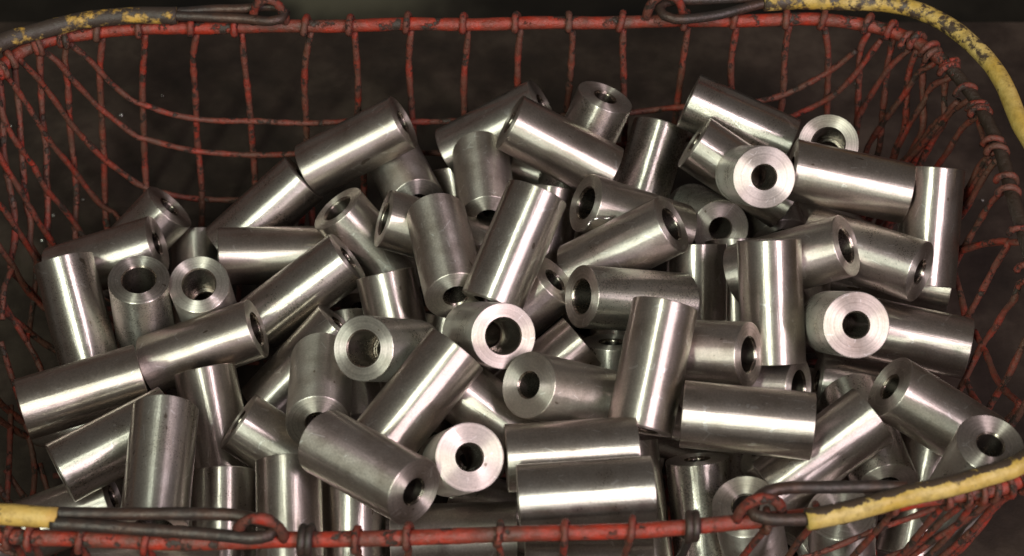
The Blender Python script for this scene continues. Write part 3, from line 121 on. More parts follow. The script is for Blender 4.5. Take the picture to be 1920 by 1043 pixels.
(1.7,[(278.2,-175.4,179),(263.4,-187.8,143),(249.7,-196.8,110.7),(231.3,-198.9,82.7),(208,-199.1,60.5),(186.5,-198.7,50),(164.2,-202.7,50),(144.5,-205.6,50),(121.9,-208.3,50),(101.8,-210.4,50),(79,-212.3,50),(58.7,-213.7,50),(36,-215,50),(15.7,-215.8,50),(-7.4,-216.5,50),(-27.9,-217,50),(-51.2,-217.7,50),(-71.9,-218.5,50),(-94.8,-219.4,50),(-115.1,-219.9,50),(-138.1,-220.2,50),(-158.5,-220.4,50),(-181.4,-220.3,50),(-201.6,-220,50),(-224.6,-219.2,50),(-244,-218,50),(-265,-217.8,60.5),(-283.3,-215,82.7),(-298.7,-206.1,110.7),(-312.9,-196,143),(-329,-180.9,179)]),
(1.8,[(-270,-190,3),(-270,-96.7,3),(-270,-3.3,3),(-270,90,3)]),
(1.8,[(-229,-190,3),(-229,-96.7,3),(-229,-3.3,3),(-229,90,3)]),
(1.8,[(-188,-190,3),(-188,-96.7,3),(-188,-3.3,3),(-188,90,3)]),
(1.8,[(-147,-190,3),(-147,-96.7,3),(-147,-3.3,3),(-147,90,3)]),
(1.8,[(-106,-190,3),(-106,-96.7,3),(-106,-3.3,3),(-106,90,3)]),
(1.8,[(-65,-190,3),(-65,-96.7,3),(-65,-3.3,3),(-65,90,3)]),
(1.8,[(-24,-190,3),(-24,-96.7,3),(-24,-3.3,3),(-24,90,3)]),
(1.8,[(17,-190,3),(17,-96.7,3),(17,-3.3,3),(17,90,3)]),
(1.8,[(58,-190,3),(58,-96.7,3),(58,-3.3,3),(58,90,3)]),
(1.8,[(99,-190,3),(99,-96.7,3),(99,-3.3,3),(99,90,3)]),
(1.8,[(140,-190,3),(140,-96.7,3),(140,-3.3,3),(140,90,3)]),
(1.8,[(181,-190,3),(181,-96.7,3),(181,-3.3,3),(181,90,3)]),
(1.8,[(222,-190,3),(222,-96.7,3),(222,-3.3,3),(222,90,3)]),
(1.8,[(-290,-170,6.5),(-115,-170,6.5),(60,-170,6.5),(235,-170,6.5)]),
(1.8,[(-290,-125,6.5),(-115,-125,6.5),(60,-125,6.5),(235,-125,6.5)]),
(1.8,[(-290,-80,6.5),(-115,-80,6.5),(60,-80,6.5),(235,-80,6.5)]),
(1.8,[(-290,-35,6.5),(-115,-35,6.5),(60,-35,6.5),(235,-35,6.5)]),
(1.8,[(-290,10,6.5),(-115,10,6.5),(60,10,6.5),(235,10,6.5)]),
(1.8,[(-290,55,6.5),(-115,55,6.5),(60,55,6.5),(235,55,6.5)])]
RIM=[(-264,136,185),(-248.7,138.1,185),(-233.3,139.3,185),(-217.9,140.1,185),(-202.5,140.6,185),(-187.1,140.9,185),(-171.7,141.1,185),(-156.2,141.4,185),(-140.8,141.7,185),(-125.4,142.1,185),(-110,142.5,185),(-94.5,142.9,185),(-79.1,143.2,185),(-63.7,143.5,185),(-48.3,143.7,185),(-32.8,143.9,185),(-17.4,144.1,185),(-2,144.3,185),(13.5,144.6,185),(28.9,144.8,185),(44.3,145.2,185),(59.7,145.5,185),(75.2,145.9,185),(90.6,146.3,185),(106,146.7,185),(121.4,147.1,185),(136.9,147.4,185),(152.3,147.5,185),(167.7,147.8,185),(183.1,148.1,185),(198.6,147.6,185),(213.9,145.7,185),(228.9,142.3,185),(242.8,135.8,185),(255,126.3,185),(265.2,114.8,185),(273.6,101.8,185),(280.2,87.9,185),(285,73.3,185),(288.1,58.2,185),(290.4,42.9,185),(292.1,27.6,185),(293.1,12.2,185),(293.6,-3.3,185),(294,-18.7,185),(294.3,-34.1,185),(294.4,-49.5,185),(294.4,-65,185),(294,-80.4,185),(293.4,-95.8,185),(292.7,-111.2,185),(291.6,-126.6,185),(289.7,-141.9,185),(287.5,-157.2,185),(284,-172.2,185),(277.8,-186.3,185),(268.7,-198.7,185),(255.9,-207,185),(241,-211.1,185),(225.8,-213.5,185),(210.5,-215.6,185),(195.3,-218.3,185),(180.1,-221,185),(164.9,-223.5,185),(149.6,-225.7,185),(134.3,-227.5,185),(118.9,-229.2,185),(103.6,-230.6,185),(88.2,-231.9,185),(72.8,-233.1,185),(57.4,-234.1,185),(42,-234.9,185),(26.6,-235.6,185),(11.2,-236.1,185),(-4.2,-236.6,185),(-19.7,-237,185),(-35.1,-237.4,185),(-50.5,-237.9,185),(-65.9,-238.5,185),(-81.3,-239.1,185),(-96.7,-239.7,185),(-112.2,-240,185),(-127.6,-240.3,185),(-143,-240.5,185),(-158.5,-240.6,185),(-173.9,-240.6,185),(-189.3,-240.4,185),(-204.7,-240.1,185),(-220.2,-239.6,185),(-235.6,-239,185),(-251,-237.8,185),(-266.2,-235.1,185),(-281.2,-231.6,185),(-295.6,-226.2,185),(-308.5,-217.8,185),(-319.3,-206.8,185),(-327.9,-194,185),(-334,-179.9,185),(-337.8,-165,185),(-340.4,-149.8,185),(-342.4,-134.5,185),(-344.2,-119.1,185),(-345.1,-103.7,185),(-345.6,-88.3,185),(-345.9,-72.9,185),(-346,-57.5,185),(-346.2,-42,185),(-346.2,-26.6,185),(-345.7,-11.2,185),(-344.6,4.2,185),(-343.1,19.5,185),(-341,34.8,185),(-338.2,50,185),(-334.5,65,185),(-330,79.7,185),(-324.1,94,185),(-316.2,107.2,185),(-306.3,119,185),(-293.6,127.7,185),(-279.1,132.8,185)]
HANDLES=[
([(-211.2,139.8,196),(-232.1,140.3,196),(-252.9,137.8,196),(-271.5,134.4,196),(-286.5,129.4,196),(-302.5,123,196),(-316.9,115.7,196),(-349,75,196),(-366,20,196),(-373,-60,196),(-368,-140,196),(-348,-200,196),(-312,-231,196),(-257.6,-231,196),(-244,-232,196),(-228.2,-233.5,196)],[(-215.8,139.3,196),(-188.1,137.8,196),(-167.8,136.8,196),(-152.5,134.4,196),(-145.6,136.3,196),(-142.8,142.3,196),(-147.9,147.3,196),(-155.4,148.3,196),(-168.7,145.8,196),(-188.8,145.3,196),(-216.2,142.3,196)],[(-231.1,-237,196),(-202.8,-238.9,196),(-175.9,-240.8,196),(-149,-243.6,196),(-130.2,-245.7,196),(-121,-243.9,196),(-118.4,-240.1,196),(-123,-236.4,196),(-131.2,-233.8,196),(-139.4,-232,196),(-163.6,-231.3,196),(-190.5,-231,196),(-232.1,-230.7,196)]),
([(159.7,151.3,196),(182.9,153.3,196),(223.4,152.3,196),(246.6,148.3,196),(265.4,138.3,196),(279.9,123.5,196),(292.7,99.4,196),(300,74.6,196),(304.1,42.7,196),(309,20,196),(316,-40,196),(316,-100,196),(306,-160,196),(261.6,-200.3,196),(242.5,-208.2,196),(222.4,-215,196),(200,-220.5,196),(172,-228.8,196),(147.8,-234.5,196)],[(162.4,151.8,196),(148.5,147.3,196),(131.2,140.8,196),(114.1,136.8,196),(102.3,135.8,196),(95.8,139.3,196),(93.1,145.3,196),(96.4,151.3,196),(106.7,153.3,196),(125.4,154.3,196),(156.1,156.4,196)],[(152.6,-233.8,196),(141.9,-234.5,196),(128.5,-234.2,196),(122,-232,196),(120.4,-228.1,196),(123.6,-223,196),(129.9,-217.9,196),(141,-215.6,196),(162.8,-215,196),(184.5,-214.7,196),(200.6,-215.6,196)])]
EYELETS=[[(-163.9,141.3,185),(-163.6,141.3,192.8),(-162.6,141.3,198.2),(-160.9,141.3,202.4),(-158.8,141.4,205.5),(-156.3,141.4,207.4),(-153.7,141.4,208),(-151,141.5,207.4),(-148.5,141.5,205.5),(-146.4,141.6,202.4),(-144.8,141.6,198.2),(-143.7,141.6,192.8),(-143.4,141.6,185)],
[(85.4,146.2,185),(85.8,146.2,192.5),(87,146.2,197.6),(88.8,146.3,201.7),(91.2,146.3,204.6),(94,146.4,206.4),(97,146.5,207),(100,146.5,206.4),(102.8,146.6,204.6),(105.2,146.7,201.7),(107,146.7,197.6),(108.2,146.8,192.5),(108.6,146.8,185)],
[(-137.9,-240.4,185),(-137.5,-240.4,192.1),(-136.3,-240.4,197.1),(-134.5,-240.4,200.9),(-132.1,-240.3,203.7),(-129.3,-240.3,205.4),(-126.3,-240.2,206),(-123.3,-240.2,205.4),(-120.5,-240.2,203.7),(-118.1,-240.1,200.9),(-116.3,-240.1,197.1),(-115.1,-240.1,192.1),(-114.7,-240.1,185)],
[(113.8,-229.7,185),(114.2,-229.6,192.1),(115.4,-229.5,197.1),(117.2,-229.3,200.9),(119.6,-229.1,203.7),(122.4,-228.8,205.4),(125.3,-228.5,206),(128.3,-228.1,205.4),(131.1,-227.8,203.7),(133.5,-227.6,200.9),(135.3,-227.4,197.1),(136.4,-227.3,192.1),(136.8,-227.2,185)]]
TIES=[[(-101.1,-233.6,182.7),(-101.5,-233.7,187.5),(-101.9,-237,191),(-102.2,-241.8,191.3),(-102.5,-245.5,188.4),(-102.9,-246.3,183.7),(-103.3,-243.7,179.7),(-103.9,-239.1,178.4),(-104.4,-234.9,180.7),(-104.8,-233.3,185.1),(-105.2,-235.1,189.5),(-105.5,-239.4,191.6),(-105.8,-244,190.2),(-106.2,-246.4,186.1),(-106.6,-245.5,181.4),(-107.1,-241.6,178.6),(-107.6,-236.9,179.2),(-108.1,-233.8,182.7),(-104.5,-238.7,173),(-109.7,-234.7,132),(-114.9,-230.7,91),(-120.2,-223,50)],
[(93.8,-225.2,182.7),(93.4,-225.4,187.5),(93.2,-228.7,191),(93.2,-233.5,191.3),(93.1,-237.2,188.4),(92.7,-238,183.7),(92.1,-235.5,179.7),(91.3,-230.9,178.4),(90.6,-226.7,180.7),(90,-225.2,185.1),(89.8,-227,189.5),(89.7,-231.3,191.6),(89.7,-235.9,190.2),(89.5,-238.4,186.1),(89,-237.4,181.4),(88.2,-233.6,178.6),(87.4,-228.9,179.2),(86.8,-225.8,182.7),(90.7,-230.5,173),(85.2,-226.8,132),(79.8,-223.1,91),(74.1,-215.6,50)]]
BUSHINGS=[
((-0.2092,0.0761,0.0528),(0.1250,-0.9707,-0.2050),"S",'dark steel bushing standing deep behind the bright counterbored ring at the left'),
((0.2458,-0.1137,0.0947),(-0.2345,-0.8230,-0.5174),"S",'shadowed steel bushing standing deep above the right front yellow handle, showing one light streak'),
((0.1295,-0.0742,0.0502),(0.0142,-0.8943,-0.4473),"S",'steel bushing mostly hidden under the level bushing at front right of centre'),
((0.0663,-0.0820,0.0745),(0.9541,-0.2895,-0.0768),"S",'steel bushing lying deep below the big leaning bushing right of centre'),
((-0.0400,0.1179,0.0778),(0.1506,-0.7789,-0.6089),"S",'dim steel bushing standing deep at the back, just left of the short upright one'),
((-0.0013,0.1141,0.0841),(0.9697,-0.1771,-0.1685),"S",'steel bushing glimpsed lying under the long sloping bushing at back centre'),
((0.1744,0.0992,0.0701),(0.8501,-0.4782,-0.2206),"S",'dim steel bushing lying deep under the bright round face at the upper right'),
((0.1726,0.0530,0.0844),(-0.1997,0.9671,0.1576),"S",'steel bushing showing a lit sliver of face in the hollow under the upper bright face'),
((-0.1031,-0.0031,0.0674),(0.1255,-0.9559,-0.2657),"S",'small arc of a steel bushing top peeping up left of the tilted centre-left bushing'),
((0.0586,-0.0673,0.1269),(-0.0084,-0.6002,-0.7998),"S",'dark steel bushing standing in the hollow left of the big leaning bushing'),
((0.2669,-0.0186,0.1183),(-0.9609,0.2744,-0.0374),"S",'dim steel bushing lying behind the lower end of the upright bushing at far right'),
((-0.2229,0.0733,0.0898),(-0.6946,-0.3796,-0.6111),"S",'shaded steel bushing farthest to the back left, its dark bored face tipped up right'),
((-0.1353,0.0875,0.1025),(-0.7450,-0.4366,-0.5044),"S",'steel bushing sloping down left, end to end below the large upper left one'),
((0.0197,0.1194,0.1370),(-0.8544,-0.1390,-0.5007),"S",'steel bushing at back centre sloping down to the left, half behind the long sloping one'),
((0.0591,0.1037,0.1597),(-0.3550,-0.2818,-0.8914),"S",'short upright steel bushing at the back mesh with a dark olive bored top'),
((0.1138,0.1181,0.1426),(0.9093,-0.3214,-0.2644),"S",'steel bushing at the back right, sloping down right, topmost one against the back mesh there'),
((0.1149,0.0789,0.1442),(0.8351,-0.3531,-0.4218),"S",'steel bushing sloping down right below the back right topmost one, left of the bright face'),
((0.1930,0.0512,0.1713),(0.1465,0.5477,-0.8238),"B",'half-hidden bright steel ring face at the back right, above a level bushing'),
((-0.0603,0.0587,0.1079),(-0.2781,0.9115,-0.3029),"S",'shaded steel bushing behind the short level one left of centre, pale lower face just showing'),
((-0.0698,0.1029,0.1380),(-0.8731,-0.1724,-0.4560),"S",'large steel bushing at the upper left against the back mesh, sloping down to the left'),
((-0.2250,0.0346,0.0977),(-0.9497,-0.1379,-0.2810),"S",'steel bushing lying nearly level at far left, its dark bored end toward the counterbored rings'),
((0.2540,0.0288,0.1730),(-0.0805,-0.7573,-0.6480),"S",'steel bushing standing upright at the far right by the side mesh, two thin light streaks'),
((0.1670,0.0245,0.1773),(0.9781,-0.1417,-0.1522),"S",'long level steel bushing at upper right, butting against the bright round face'),
((0.1476,0.0038,0.1924),(-0.0388,0.6952,-0.7178),"S",'bright round steel face with small black bore at the upper right, facing the viewer'),
((-0.0147,0.0280,0.1278),(-0.0814,0.9783,-0.1907),"S",'steel bushing leaning away at back centre-left, its shaded lower face toward the viewer'),
((0.0253,0.0590,0.1212),(-0.1519,-0.8225,-0.5480),"S",'top of a shaded steel bushing standing just behind the big diagonal one at centre'),
((-0.0012,0.0736,0.1677),(0.8744,-0.2167,-0.4341),"S",'long bright steel bushing at back centre sloping down to the right'),
((0.0980,0.1230,0.1133),(-0.2888,-0.8212,-0.4921),"S",'steel bushing standing at back centre-right with two vertical light streaks'),
((-0.1867,0.0289,0.0918),(0.9855,0.1249,-0.1147),"S",'level steel bushing at left centre with one bright horizontal band'),
((-0.1099,0.0443,0.1204),(0.5863,-0.2344,-0.7754),"B",'steel bushing left of centre sloping down right, its bored face up in the shade'),
((-0.0789,0.0232,0.1344),(0.9263,-0.0216,-0.3762),"B",'short steel bushing left of centre lying level, notched bored face turned left'),
((-0.0327,-0.0520,0.1507),(-0.1915,0.9766,-0.0975),"S",'steel bushing leaning away just left of the big central diagonal one, dim lower face showing'),
((-0.1012,0.0064,0.1171),(-0.8004,-0.3590,-0.4801),"S",'long steel bushing at left centre sloping down left behind the front long pair'),
((-0.2779,0.0081,0.1132),(0.2678,-0.7894,-0.5524),"S",'steel bushing standing at the far left edge with two bright streaks'),
((-0.2248,-0.0216,0.1295),(-0.0804,0.0486,-0.9956),"B",'upright steel bushing at the left with a grey counterbored top, left of its shinier twin'),
((-0.1896,-0.0197,0.1226),(-0.0339,0.3342,-0.9419),"B",'shiny steel ring face with stepped bore at the left, right of the greyer upright one'),
((-0.2844,-0.1043,0.1103),(0.9399,0.3400,0.0322),"S",'steel bushing lying at the far left, left one of the end-to-end pair'),
((-0.1537,-0.0439,0.1100),(-0.9406,-0.1656,-0.2965),"B",'long steel bushing at left, bored end to the right, right one of the end-to-end pair'),
((0.1319,0.0394,0.1065),(-0.1702,0.7695,-0.6155),"S",'dull round steel face with small black bore, below left of the upper right bright face'),
((0.0450,0.0249,0.1466),(0.8559,0.1033,-0.5068),"B",'steel bushing at centre-right with its bored face left, crossed by a larger bushing in front'),
((0.1391,0.0250,0.1112),(0.0112,-0.8178,-0.5754),"S",'sliver of a dark steel bushing standing between two upright ones right of centre'),
((0.1125,0.0036,0.1328),(0.0011,-0.7558,-0.6548),"S",'steel bushing standing upright right of centre, narrower to view, left of the tall bright one'),
((0.0947,-0.0078,0.1640),(-0.8006,-0.0254,-0.5987),"B",'large steel bushing at centre sloping down left, bored end up right, metal curl beside it'),
((0.0255,-0.0347,0.1445),(-0.6761,-0.1989,-0.7095),"S",'dark steel bushing in the hollow right of the big central diagonal one, face in shadow'),
((0.0414,-0.0714,0.1321),(-0.7675,-0.5026,-0.3978),"S",'steel bushing sloping down left below the level counterbored one at centre'),
((0.0149,-0.0050,0.1881),(-0.3834,-0.8023,-0.4575),"S",'big steel bushing leaning diagonally at the very centre with two long streaks'),
((-0.0772,-0.0093,0.1207),(0.2215,-0.7551,-0.6171),"S",'steel bushing tilted upright left of centre, flat top edge and two wavy streaks'),
((0.0402,-0.0580,0.1574),(0.8631,0.2731,-0.4248),"B",'level steel bushing at centre with a wide counterbored face turned left'),
((0.2383,-0.0400,0.1583),(-0.8082,0.5561,-0.1937),"S",'steel bushing at right sloping down right, dark bored end against the upright one'),
((0.1931,-0.0363,0.1774),(-0.8225,0.1504,-0.5486),"B",'steel bushing at right with wide bored end facing right, behind the tall bright upright one'),
((0.2692,-0.0659,0.1185),(-0.9717,0.2312,0.0494),"S",'level steel bushing at the far right behind the brightest round face'),
((0.1839,-0.0674,0.0874),(0.9830,-0.1338,-0.1261),"S",'steel bushing lying at right below the brightest round face, pale sliver of end at left'),
((0.1883,-0.1071,0.1927),(-0.0358,0.6402,-0.7674),"S",'brightest round steel face with small black bore at the right, pointing at the viewer'),
((-0.0047,-0.1058,0.1813),(-0.2608,0.6216,-0.7386),"B",'shiny ring face with stepped bore at centre, facing the viewer'),
((-0.1833,-0.0701,0.1034),(0.2132,-0.8194,-0.5321),"S",'steel bushing standing under the long left one, two streaks running down to the front'),
((-0.1041,-0.0339,0.1003),(-0.6803,-0.4744,-0.5587),"S",'steel bushing at centre-left sloping down left under the stepped ring face'),
((-0.1576,-0.1157,0.1146),(0.8001,-0.3089,-0.5142),"S",'short-looking steel bushing at front left sloping down right with a sharp dark end'),
((-0.1090,-0.1314,0.1341),(-0.0593,0.9283,-0.3670),"S",'olive-grey steel bushing at front left of centre tipped toward the viewer, lower face in shade'),
((-0.0822,-0.1102,0.1758),(0.3617,0.5545,-0.7495),"B",'steel bushing left of centre with matte ring face and stepped bore, body to the right'),
((-0.0358,-0.1091,0.1449),(0.7825,-0.4844,-0.3912),"S",'steel bushing sloping down right under the big front diagonal one'),
((0.1658,-0.0987,0.1237),(-0.8446,0.3612,-0.3952),"B",'small end of a steel bushing with a bore, squeezed between two level ones at right'),
((0.1470,-0.0401,0.1869),(0.0451,-0.7401,-0.6710),"S",'tall bright steel bushing standing upright at right of centre with two broad streaks'),
((0.1322,-0.1068,0.1657),(-0.8455,0.3571,-0.3971),"B",'steel bushing right of centre lying level with a bored face turned right'),
((0.0090,-0.1357,0.1762),(0.6220,0.3603,-0.6952),"S",'steel bushing at front centre with a brownish matte round face and small bore'),
((0.0850,-0.0896,0.1884),(-0.2168,-0.8530,-0.4748),"S",'big steel bushing leaning at front right of centre, two broad streaks, over the level pair'),
((-0.0303,-0.1117,0.1771),(-0.6192,-0.6916,-0.3717),"S",'big steel bushing at front left of centre sloping down left, widest diagonal streaks'),
((0.2104,-0.1586,0.1118),(-0.1541,0.9817,-0.1118),"S",'steel bushing whose lit fan-shaped face peeps out above the right front handle wire'),
((0.2082,-0.1282,0.1646),(0.8245,-0.1790,-0.5367),"S",'steel bushing at the right front sloping down right, small-bored face up left'),
((0.2010,-0.1342,0.1469),(-0.8026,-0.4521,-0.3891),"S",'large steel bushing at right front sloping down left towards the rim'),
((0.2498,-0.1841,0.1894),(-0.1181,0.0444,-0.9920),"S",'dark steel bushing at the far right front corner, round bored face above the yellow handle'),
((0.1790,-0.1889,0.1312),(0.1402,-0.0801,-0.9869),"S",'dull steel ring face half hidden behind the right end of the front handle'),
((0.1069,-0.1314,0.0992),(0.0980,-0.7004,-0.7070),"S",'upright steel bushing at the front rim with its bored top just in view'),
((0.1255,-0.1930,0.1440),(0.1960,0.1188,-0.9734),"S",'grey steel ring face behind the right front hinge eyelet'),
((0.0927,-0.1465,0.1645),(0.9910,-0.1327,0.0178),"S",'large level steel bushing at front right of centre with a single broad band'),
((0.0658,-0.1238,0.1047),(0.1232,-0.8225,-0.5553),"S",'narrow strip of an upright steel bushing right of the two stacked level front ones'),
((0.0071,-0.2010,0.0959),(1.0000,-0.0035,0.0058),"S",'level steel bushing seen below the red rim through the front mesh at centre'),
((0.0030,-0.1778,0.0927),(-0.9995,-0.0239,-0.0184),"S",'level steel bushing low at the front centre, touching the red rim'),
((-0.0032,-0.1716,0.1583),(0.9967,0.0813,-0.0057),"S",'level steel bushing at front centre, upper of the stacked pair'),
((-0.0223,-0.1847,0.1785),(-0.1854,0.5099,-0.8400),"S",'round brushed steel face with small bore at front centre, fan of light across it'),
((0.0031,-0.2059,0.1700),(0.9974,0.0689,0.0225),"S",'level steel bushing at front centre, lower of the stacked pair, over the red rim'),
((-0.0896,-0.1500,0.1120),(0.0017,-0.8559,-0.5172),"S",'steel bushing standing behind the front rim under the big front sloping one'),
((-0.1660,-0.1363,0.0936),(0.0407,-0.9135,-0.4048),"S",'steel bushing standing at the front rim above the left hinge wire, left of its twin'),
((-0.1243,-0.1546,0.1302),(0.0583,-0.9369,-0.3447),"S",'steel bushing standing at the front rim behind the left hinge eyelet, right of its twin'),
((-0.2315,-0.1447,0.0782),(-0.9369,-0.2584,-0.2356),"S",'shaded steel bushing at the far front left just above the bare handle wire'),
((-0.2558,-0.1498,0.1115),(0.8470,0.5284,0.0586),"S",'shaded steel bushing at the front left, sloping up right behind the standing one'),
((-0.1934,-0.1303,0.1456),(0.0086,-0.9911,-0.1329),"S",'big steel bushing standing at the front left with two thin bright streaks'),
((-0.0507,-0.2084,0.1815),(-0.7193,0.6369,-0.2773),"S",'large steel bushing at the very front sloping down right, small-bored face above the red rim'),
((-0.2325,-0.2112,0.1097),(0.9791,0.0514,-0.1970),"S",'steel bushing lying low at the front left, glimpsed below the red rim through the mesh'),
]
FILLERS=[
((-0.0038,-0.0261,0.0400),(-0.2639,-0.9645,0.0072),"S"),
((-0.0704,0.0885,0.0372),(-0.3543,-0.9328,0.0660),"S"),
((-0.2067,-0.1435,0.0250),(0.9648,0.2417,0.1036),"S"),
((-0.0352,-0.1302,0.0597),(0.9435,-0.3078,-0.1224),"S"),
((0.1312,-0.0199,0.0254),(0.9618,-0.2632,0.0748),"S"),
((0.0685,-0.0451,0.0620),(-0.0400,0.9121,0.4080),"S"),
((0.0863,-0.0762,0.0343),(-0.9137,-0.3715,0.1648),"S"),
((0.2070,-0.1204,0.0303),(-0.6667,-0.6849,0.2941),"S"),
((-0.2164,-0.0930,0.0733),(-0.9742,0.2088,-0.0853),"S"),
((0.1953,0.0244,0.0686),(0.2814,-0.9571,-0.0696),"S"),
((-0.1214,-0.1683,0.0525),(0.7199,0.6665,-0.1939),"S"),
((0.0487,0.0802,0.0395),(0.0413,-0.9980,0.0478),"S"),
((-0.0403,-0.0017,0.0656),(-0.2491,-0.7923,-0.5570),"S"),
((0.1324,0.0163,0.0321),(0.9867,0.1380,-0.0858),"S"),
((0.1422,-0.1291,0.1100),(0.8096,-0.3110,-0.4978),"S")]

# ------------------------------------------------------------------ helpers
COL = S.collection
def link(name, me, mat=None, parent=None):
    o = bpy.data.objects.new(name, me); COL.objects.link(o)
    if mat and me is not None:
        if not me.materials: me.materials.append(mat)
    if parent: o.parent = parent
    return o
def tag(o, label, cat, group=None):
    o["label"] = label; o["category"] = cat
    if group: o["group"] = group
    return o
def mesh(name, v, f, smooth=True):
    me = bpy.data.meshes.new(name); me.from_pydata([tuple(x) for x in v], [], f); me.update()
    if smooth: me.polygons.foreach_set("use_smooth", [True]*len(me.polygons))
    return me
def resample(P, step, closed=False):
    P = [Vector(p) for p in P]; n = len(P); out = []
    for i in range(n if closed else n-1):
        if closed: p0, p1, p2, p3 = P[i-1], P[i], P[(i+1) % n], P[(i+2) % n]
        else: p0, p1, p2, p3 = P[max(i-1, 0)], P[i], P[i+1], P[min(i+2, n-1)]
        d = (p2-p1).length
        k = max(1, int(d/step))
        if d < 1e-7: continue
        m1 = (p2-p0)*.5; m2 = (p3-p1)*.5
        if m1.length > d: m1 *= d/m1.length
        if m2.length > d: m2 *= d/m2.length
        for j in range(k):
            t = j/k
            out.append((2*t**3-3*t**2+1)*p1 + (t**3-2*t**2+t)*m1 + (-2*t**3+3*t**2)*p2 + (t**3-t**2)*m2)
    if not closed: out.append(P[-1])
    return out
def tube(name, P, r, sides=10, step=.005, closed=False, lump=0., wob=0., rfun=None):
    P = resample(P, step, closed); n = len(P); v = []; f = []
    a = random.uniform(0, 9); b = random.uniform(0, 9); c = random.uniform(0, 9)
    ref = None
    for i, p in enumerate(P):
        nx = P[(i+1) % n] if (closed or i < n-1) else p; pv = P[i-1] if (closed or i > 0) else p
        t = (nx-pv); t = t.normalized() if t.length > 1e-9 else Vector((0, 0, 1))
        if ref is None: ref = t.orthogonal().normalized()
        ref = (ref - t*ref.dot(t)).normalized(); bi = t.cross(ref)
        s = i*step
        rr = (rfun(i/max(1, n-1)) if rfun else r)*(1 + lump*(math.sin(s*310+a)*.5+math.sin(s*730+b)*.3+random.uniform(-.4, .4)))
        off = ref*wob*math.sin(s*95+c) + bi*wob*math.sin(s*70+a)
        for k in range(sides):
            an = 2*math.pi*k/sides
            v.append(p+off+(ref*math.cos(an)+bi*math.sin(an))*rr)
    for i in range(n if closed else n-1):
        j = (i+1) % n
        for k in range(sides):
            k2 = (k+1) % sides
            f.append((i*sides+k, i*sides+k2, j*sides+k2, j*sides+k))
    if not closed:
        f.append(tuple(range(sides))[::-1]); f.append(tuple((n-1)*sides+k for k in range(sides)))
    return mesh(name, v, f)
def mm(P): return [Vector(p)*.001 for p in P]

# ------------------------------------------------------------------ materials
def newmat(name):
    m = bpy.data.materials.new(name); m.use_nodes = True; nt = m.node_tree
    return m, nt, nt.nodes["Principled BSDF"]
def N(nt, t, **kw):
    n = nt.nodes.new(t)
    for k, v in kw.items(): setattr(n, k, v)
    return n
def math_(nt, op, a, b=None, c=None, clamp=False):
    n = N(nt, "ShaderNodeMath", operation=op); n.use_clamp = clamp
    for i, x in enumerate((a, b, c)):
        if x is None: continue
        if isinstance(x, (int, float)): n.inputs[i].default_value = x
        else: nt.links.new(x, n.inputs[i])
    return n.outputs[0]
def noise(nt, vec, scale, detail=3, rough=.55, dim='3D'):
    n = N(nt, "ShaderNodeTexNoise"); n.noise_dimensions = dim
    n.inputs["Scale"].default_value = scale; n.inputs["Detail"].default_value = detail; n.inputs["Roughness"].default_value = rough
    if vec is not None: nt.links.new(vec, n.inputs["Vector"])
    return n.outputs["Fac"]
def ramp(nt, fac, stops):
    n = N(nt, "ShaderNodeValToRGB"); e = n.color_ramp.elements
    while len(e) < len(stops): e.new(.5)
    for s, (p, c) in zip(e, stops): s.position = p; s.color = (*c, 1) if len(c) == 3 else c
    nt.links.new(fac, n.inputs[0]); return n.outputs[0]
def mixc(nt, fac, a, b, mode='MIX'):
    n = N(nt, "ShaderNodeMix", data_type='RGBA', blend_type=mode)
    if isinstance(fac, (int, float)): n.inputs[0].default_value = fac
    else: nt.links.new(fac, n.inputs[0])
    for i, x in ((6, a), (7, b)):
        if isinstance(x, tuple): n.inputs[i].default_value = (*x, 1)
        else: nt.links.new(x, n.inputs[i])
    return n.outputs[2]
def rnd_coords(nt):
    tc = N(nt, "ShaderNodeTexCoord"); oi = N(nt, "ShaderNodeObjectInfo")
    v = N(nt, "ShaderNodeVectorMath", operation='ADD'); nt.links.new(tc.outputs["Object"], v.inputs[0])
    s = N(nt, "ShaderNodeMath", operation='MULTIPLY'); s.inputs[1].default_value = 7.3; nt.links.new(oi.outputs["Random"], s.inputs[0])
    nt.links.new(s.outputs[0], v.inputs[1])
    return tc.outputs["Object"], v.outputs[0], oi.outputs["Random"]
def scaled(nt, vec, sc):
    n = N(nt, "ShaderNodeVectorMath", operation='MULTIPLY'); nt.links.new(vec, n.inputs[0]); n.inputs[1].default_value = sc
    return n.outputs[0]
def to_world(nt, vec):
    n = N(nt, "ShaderNodeVectorTransform", vector_type='VECTOR', convert_from='OBJECT', convert_to='WORLD')
    if isinstance(vec, tuple): n.inputs[0].default_value = vec
    else: nt.links.new(vec, n.inputs[0])
    return n.outputs[0]
def bump(nt, h, strength, dist, bs):
    n = N(nt, "ShaderNodeBump"); n.inputs["Strength"].default_value = strength; n.inputs["Distance"].default_value = dist
    nt.links.new(h, n.inputs["Height"]); nt.links.new(n.outputs[0], bs.inputs["Normal"])

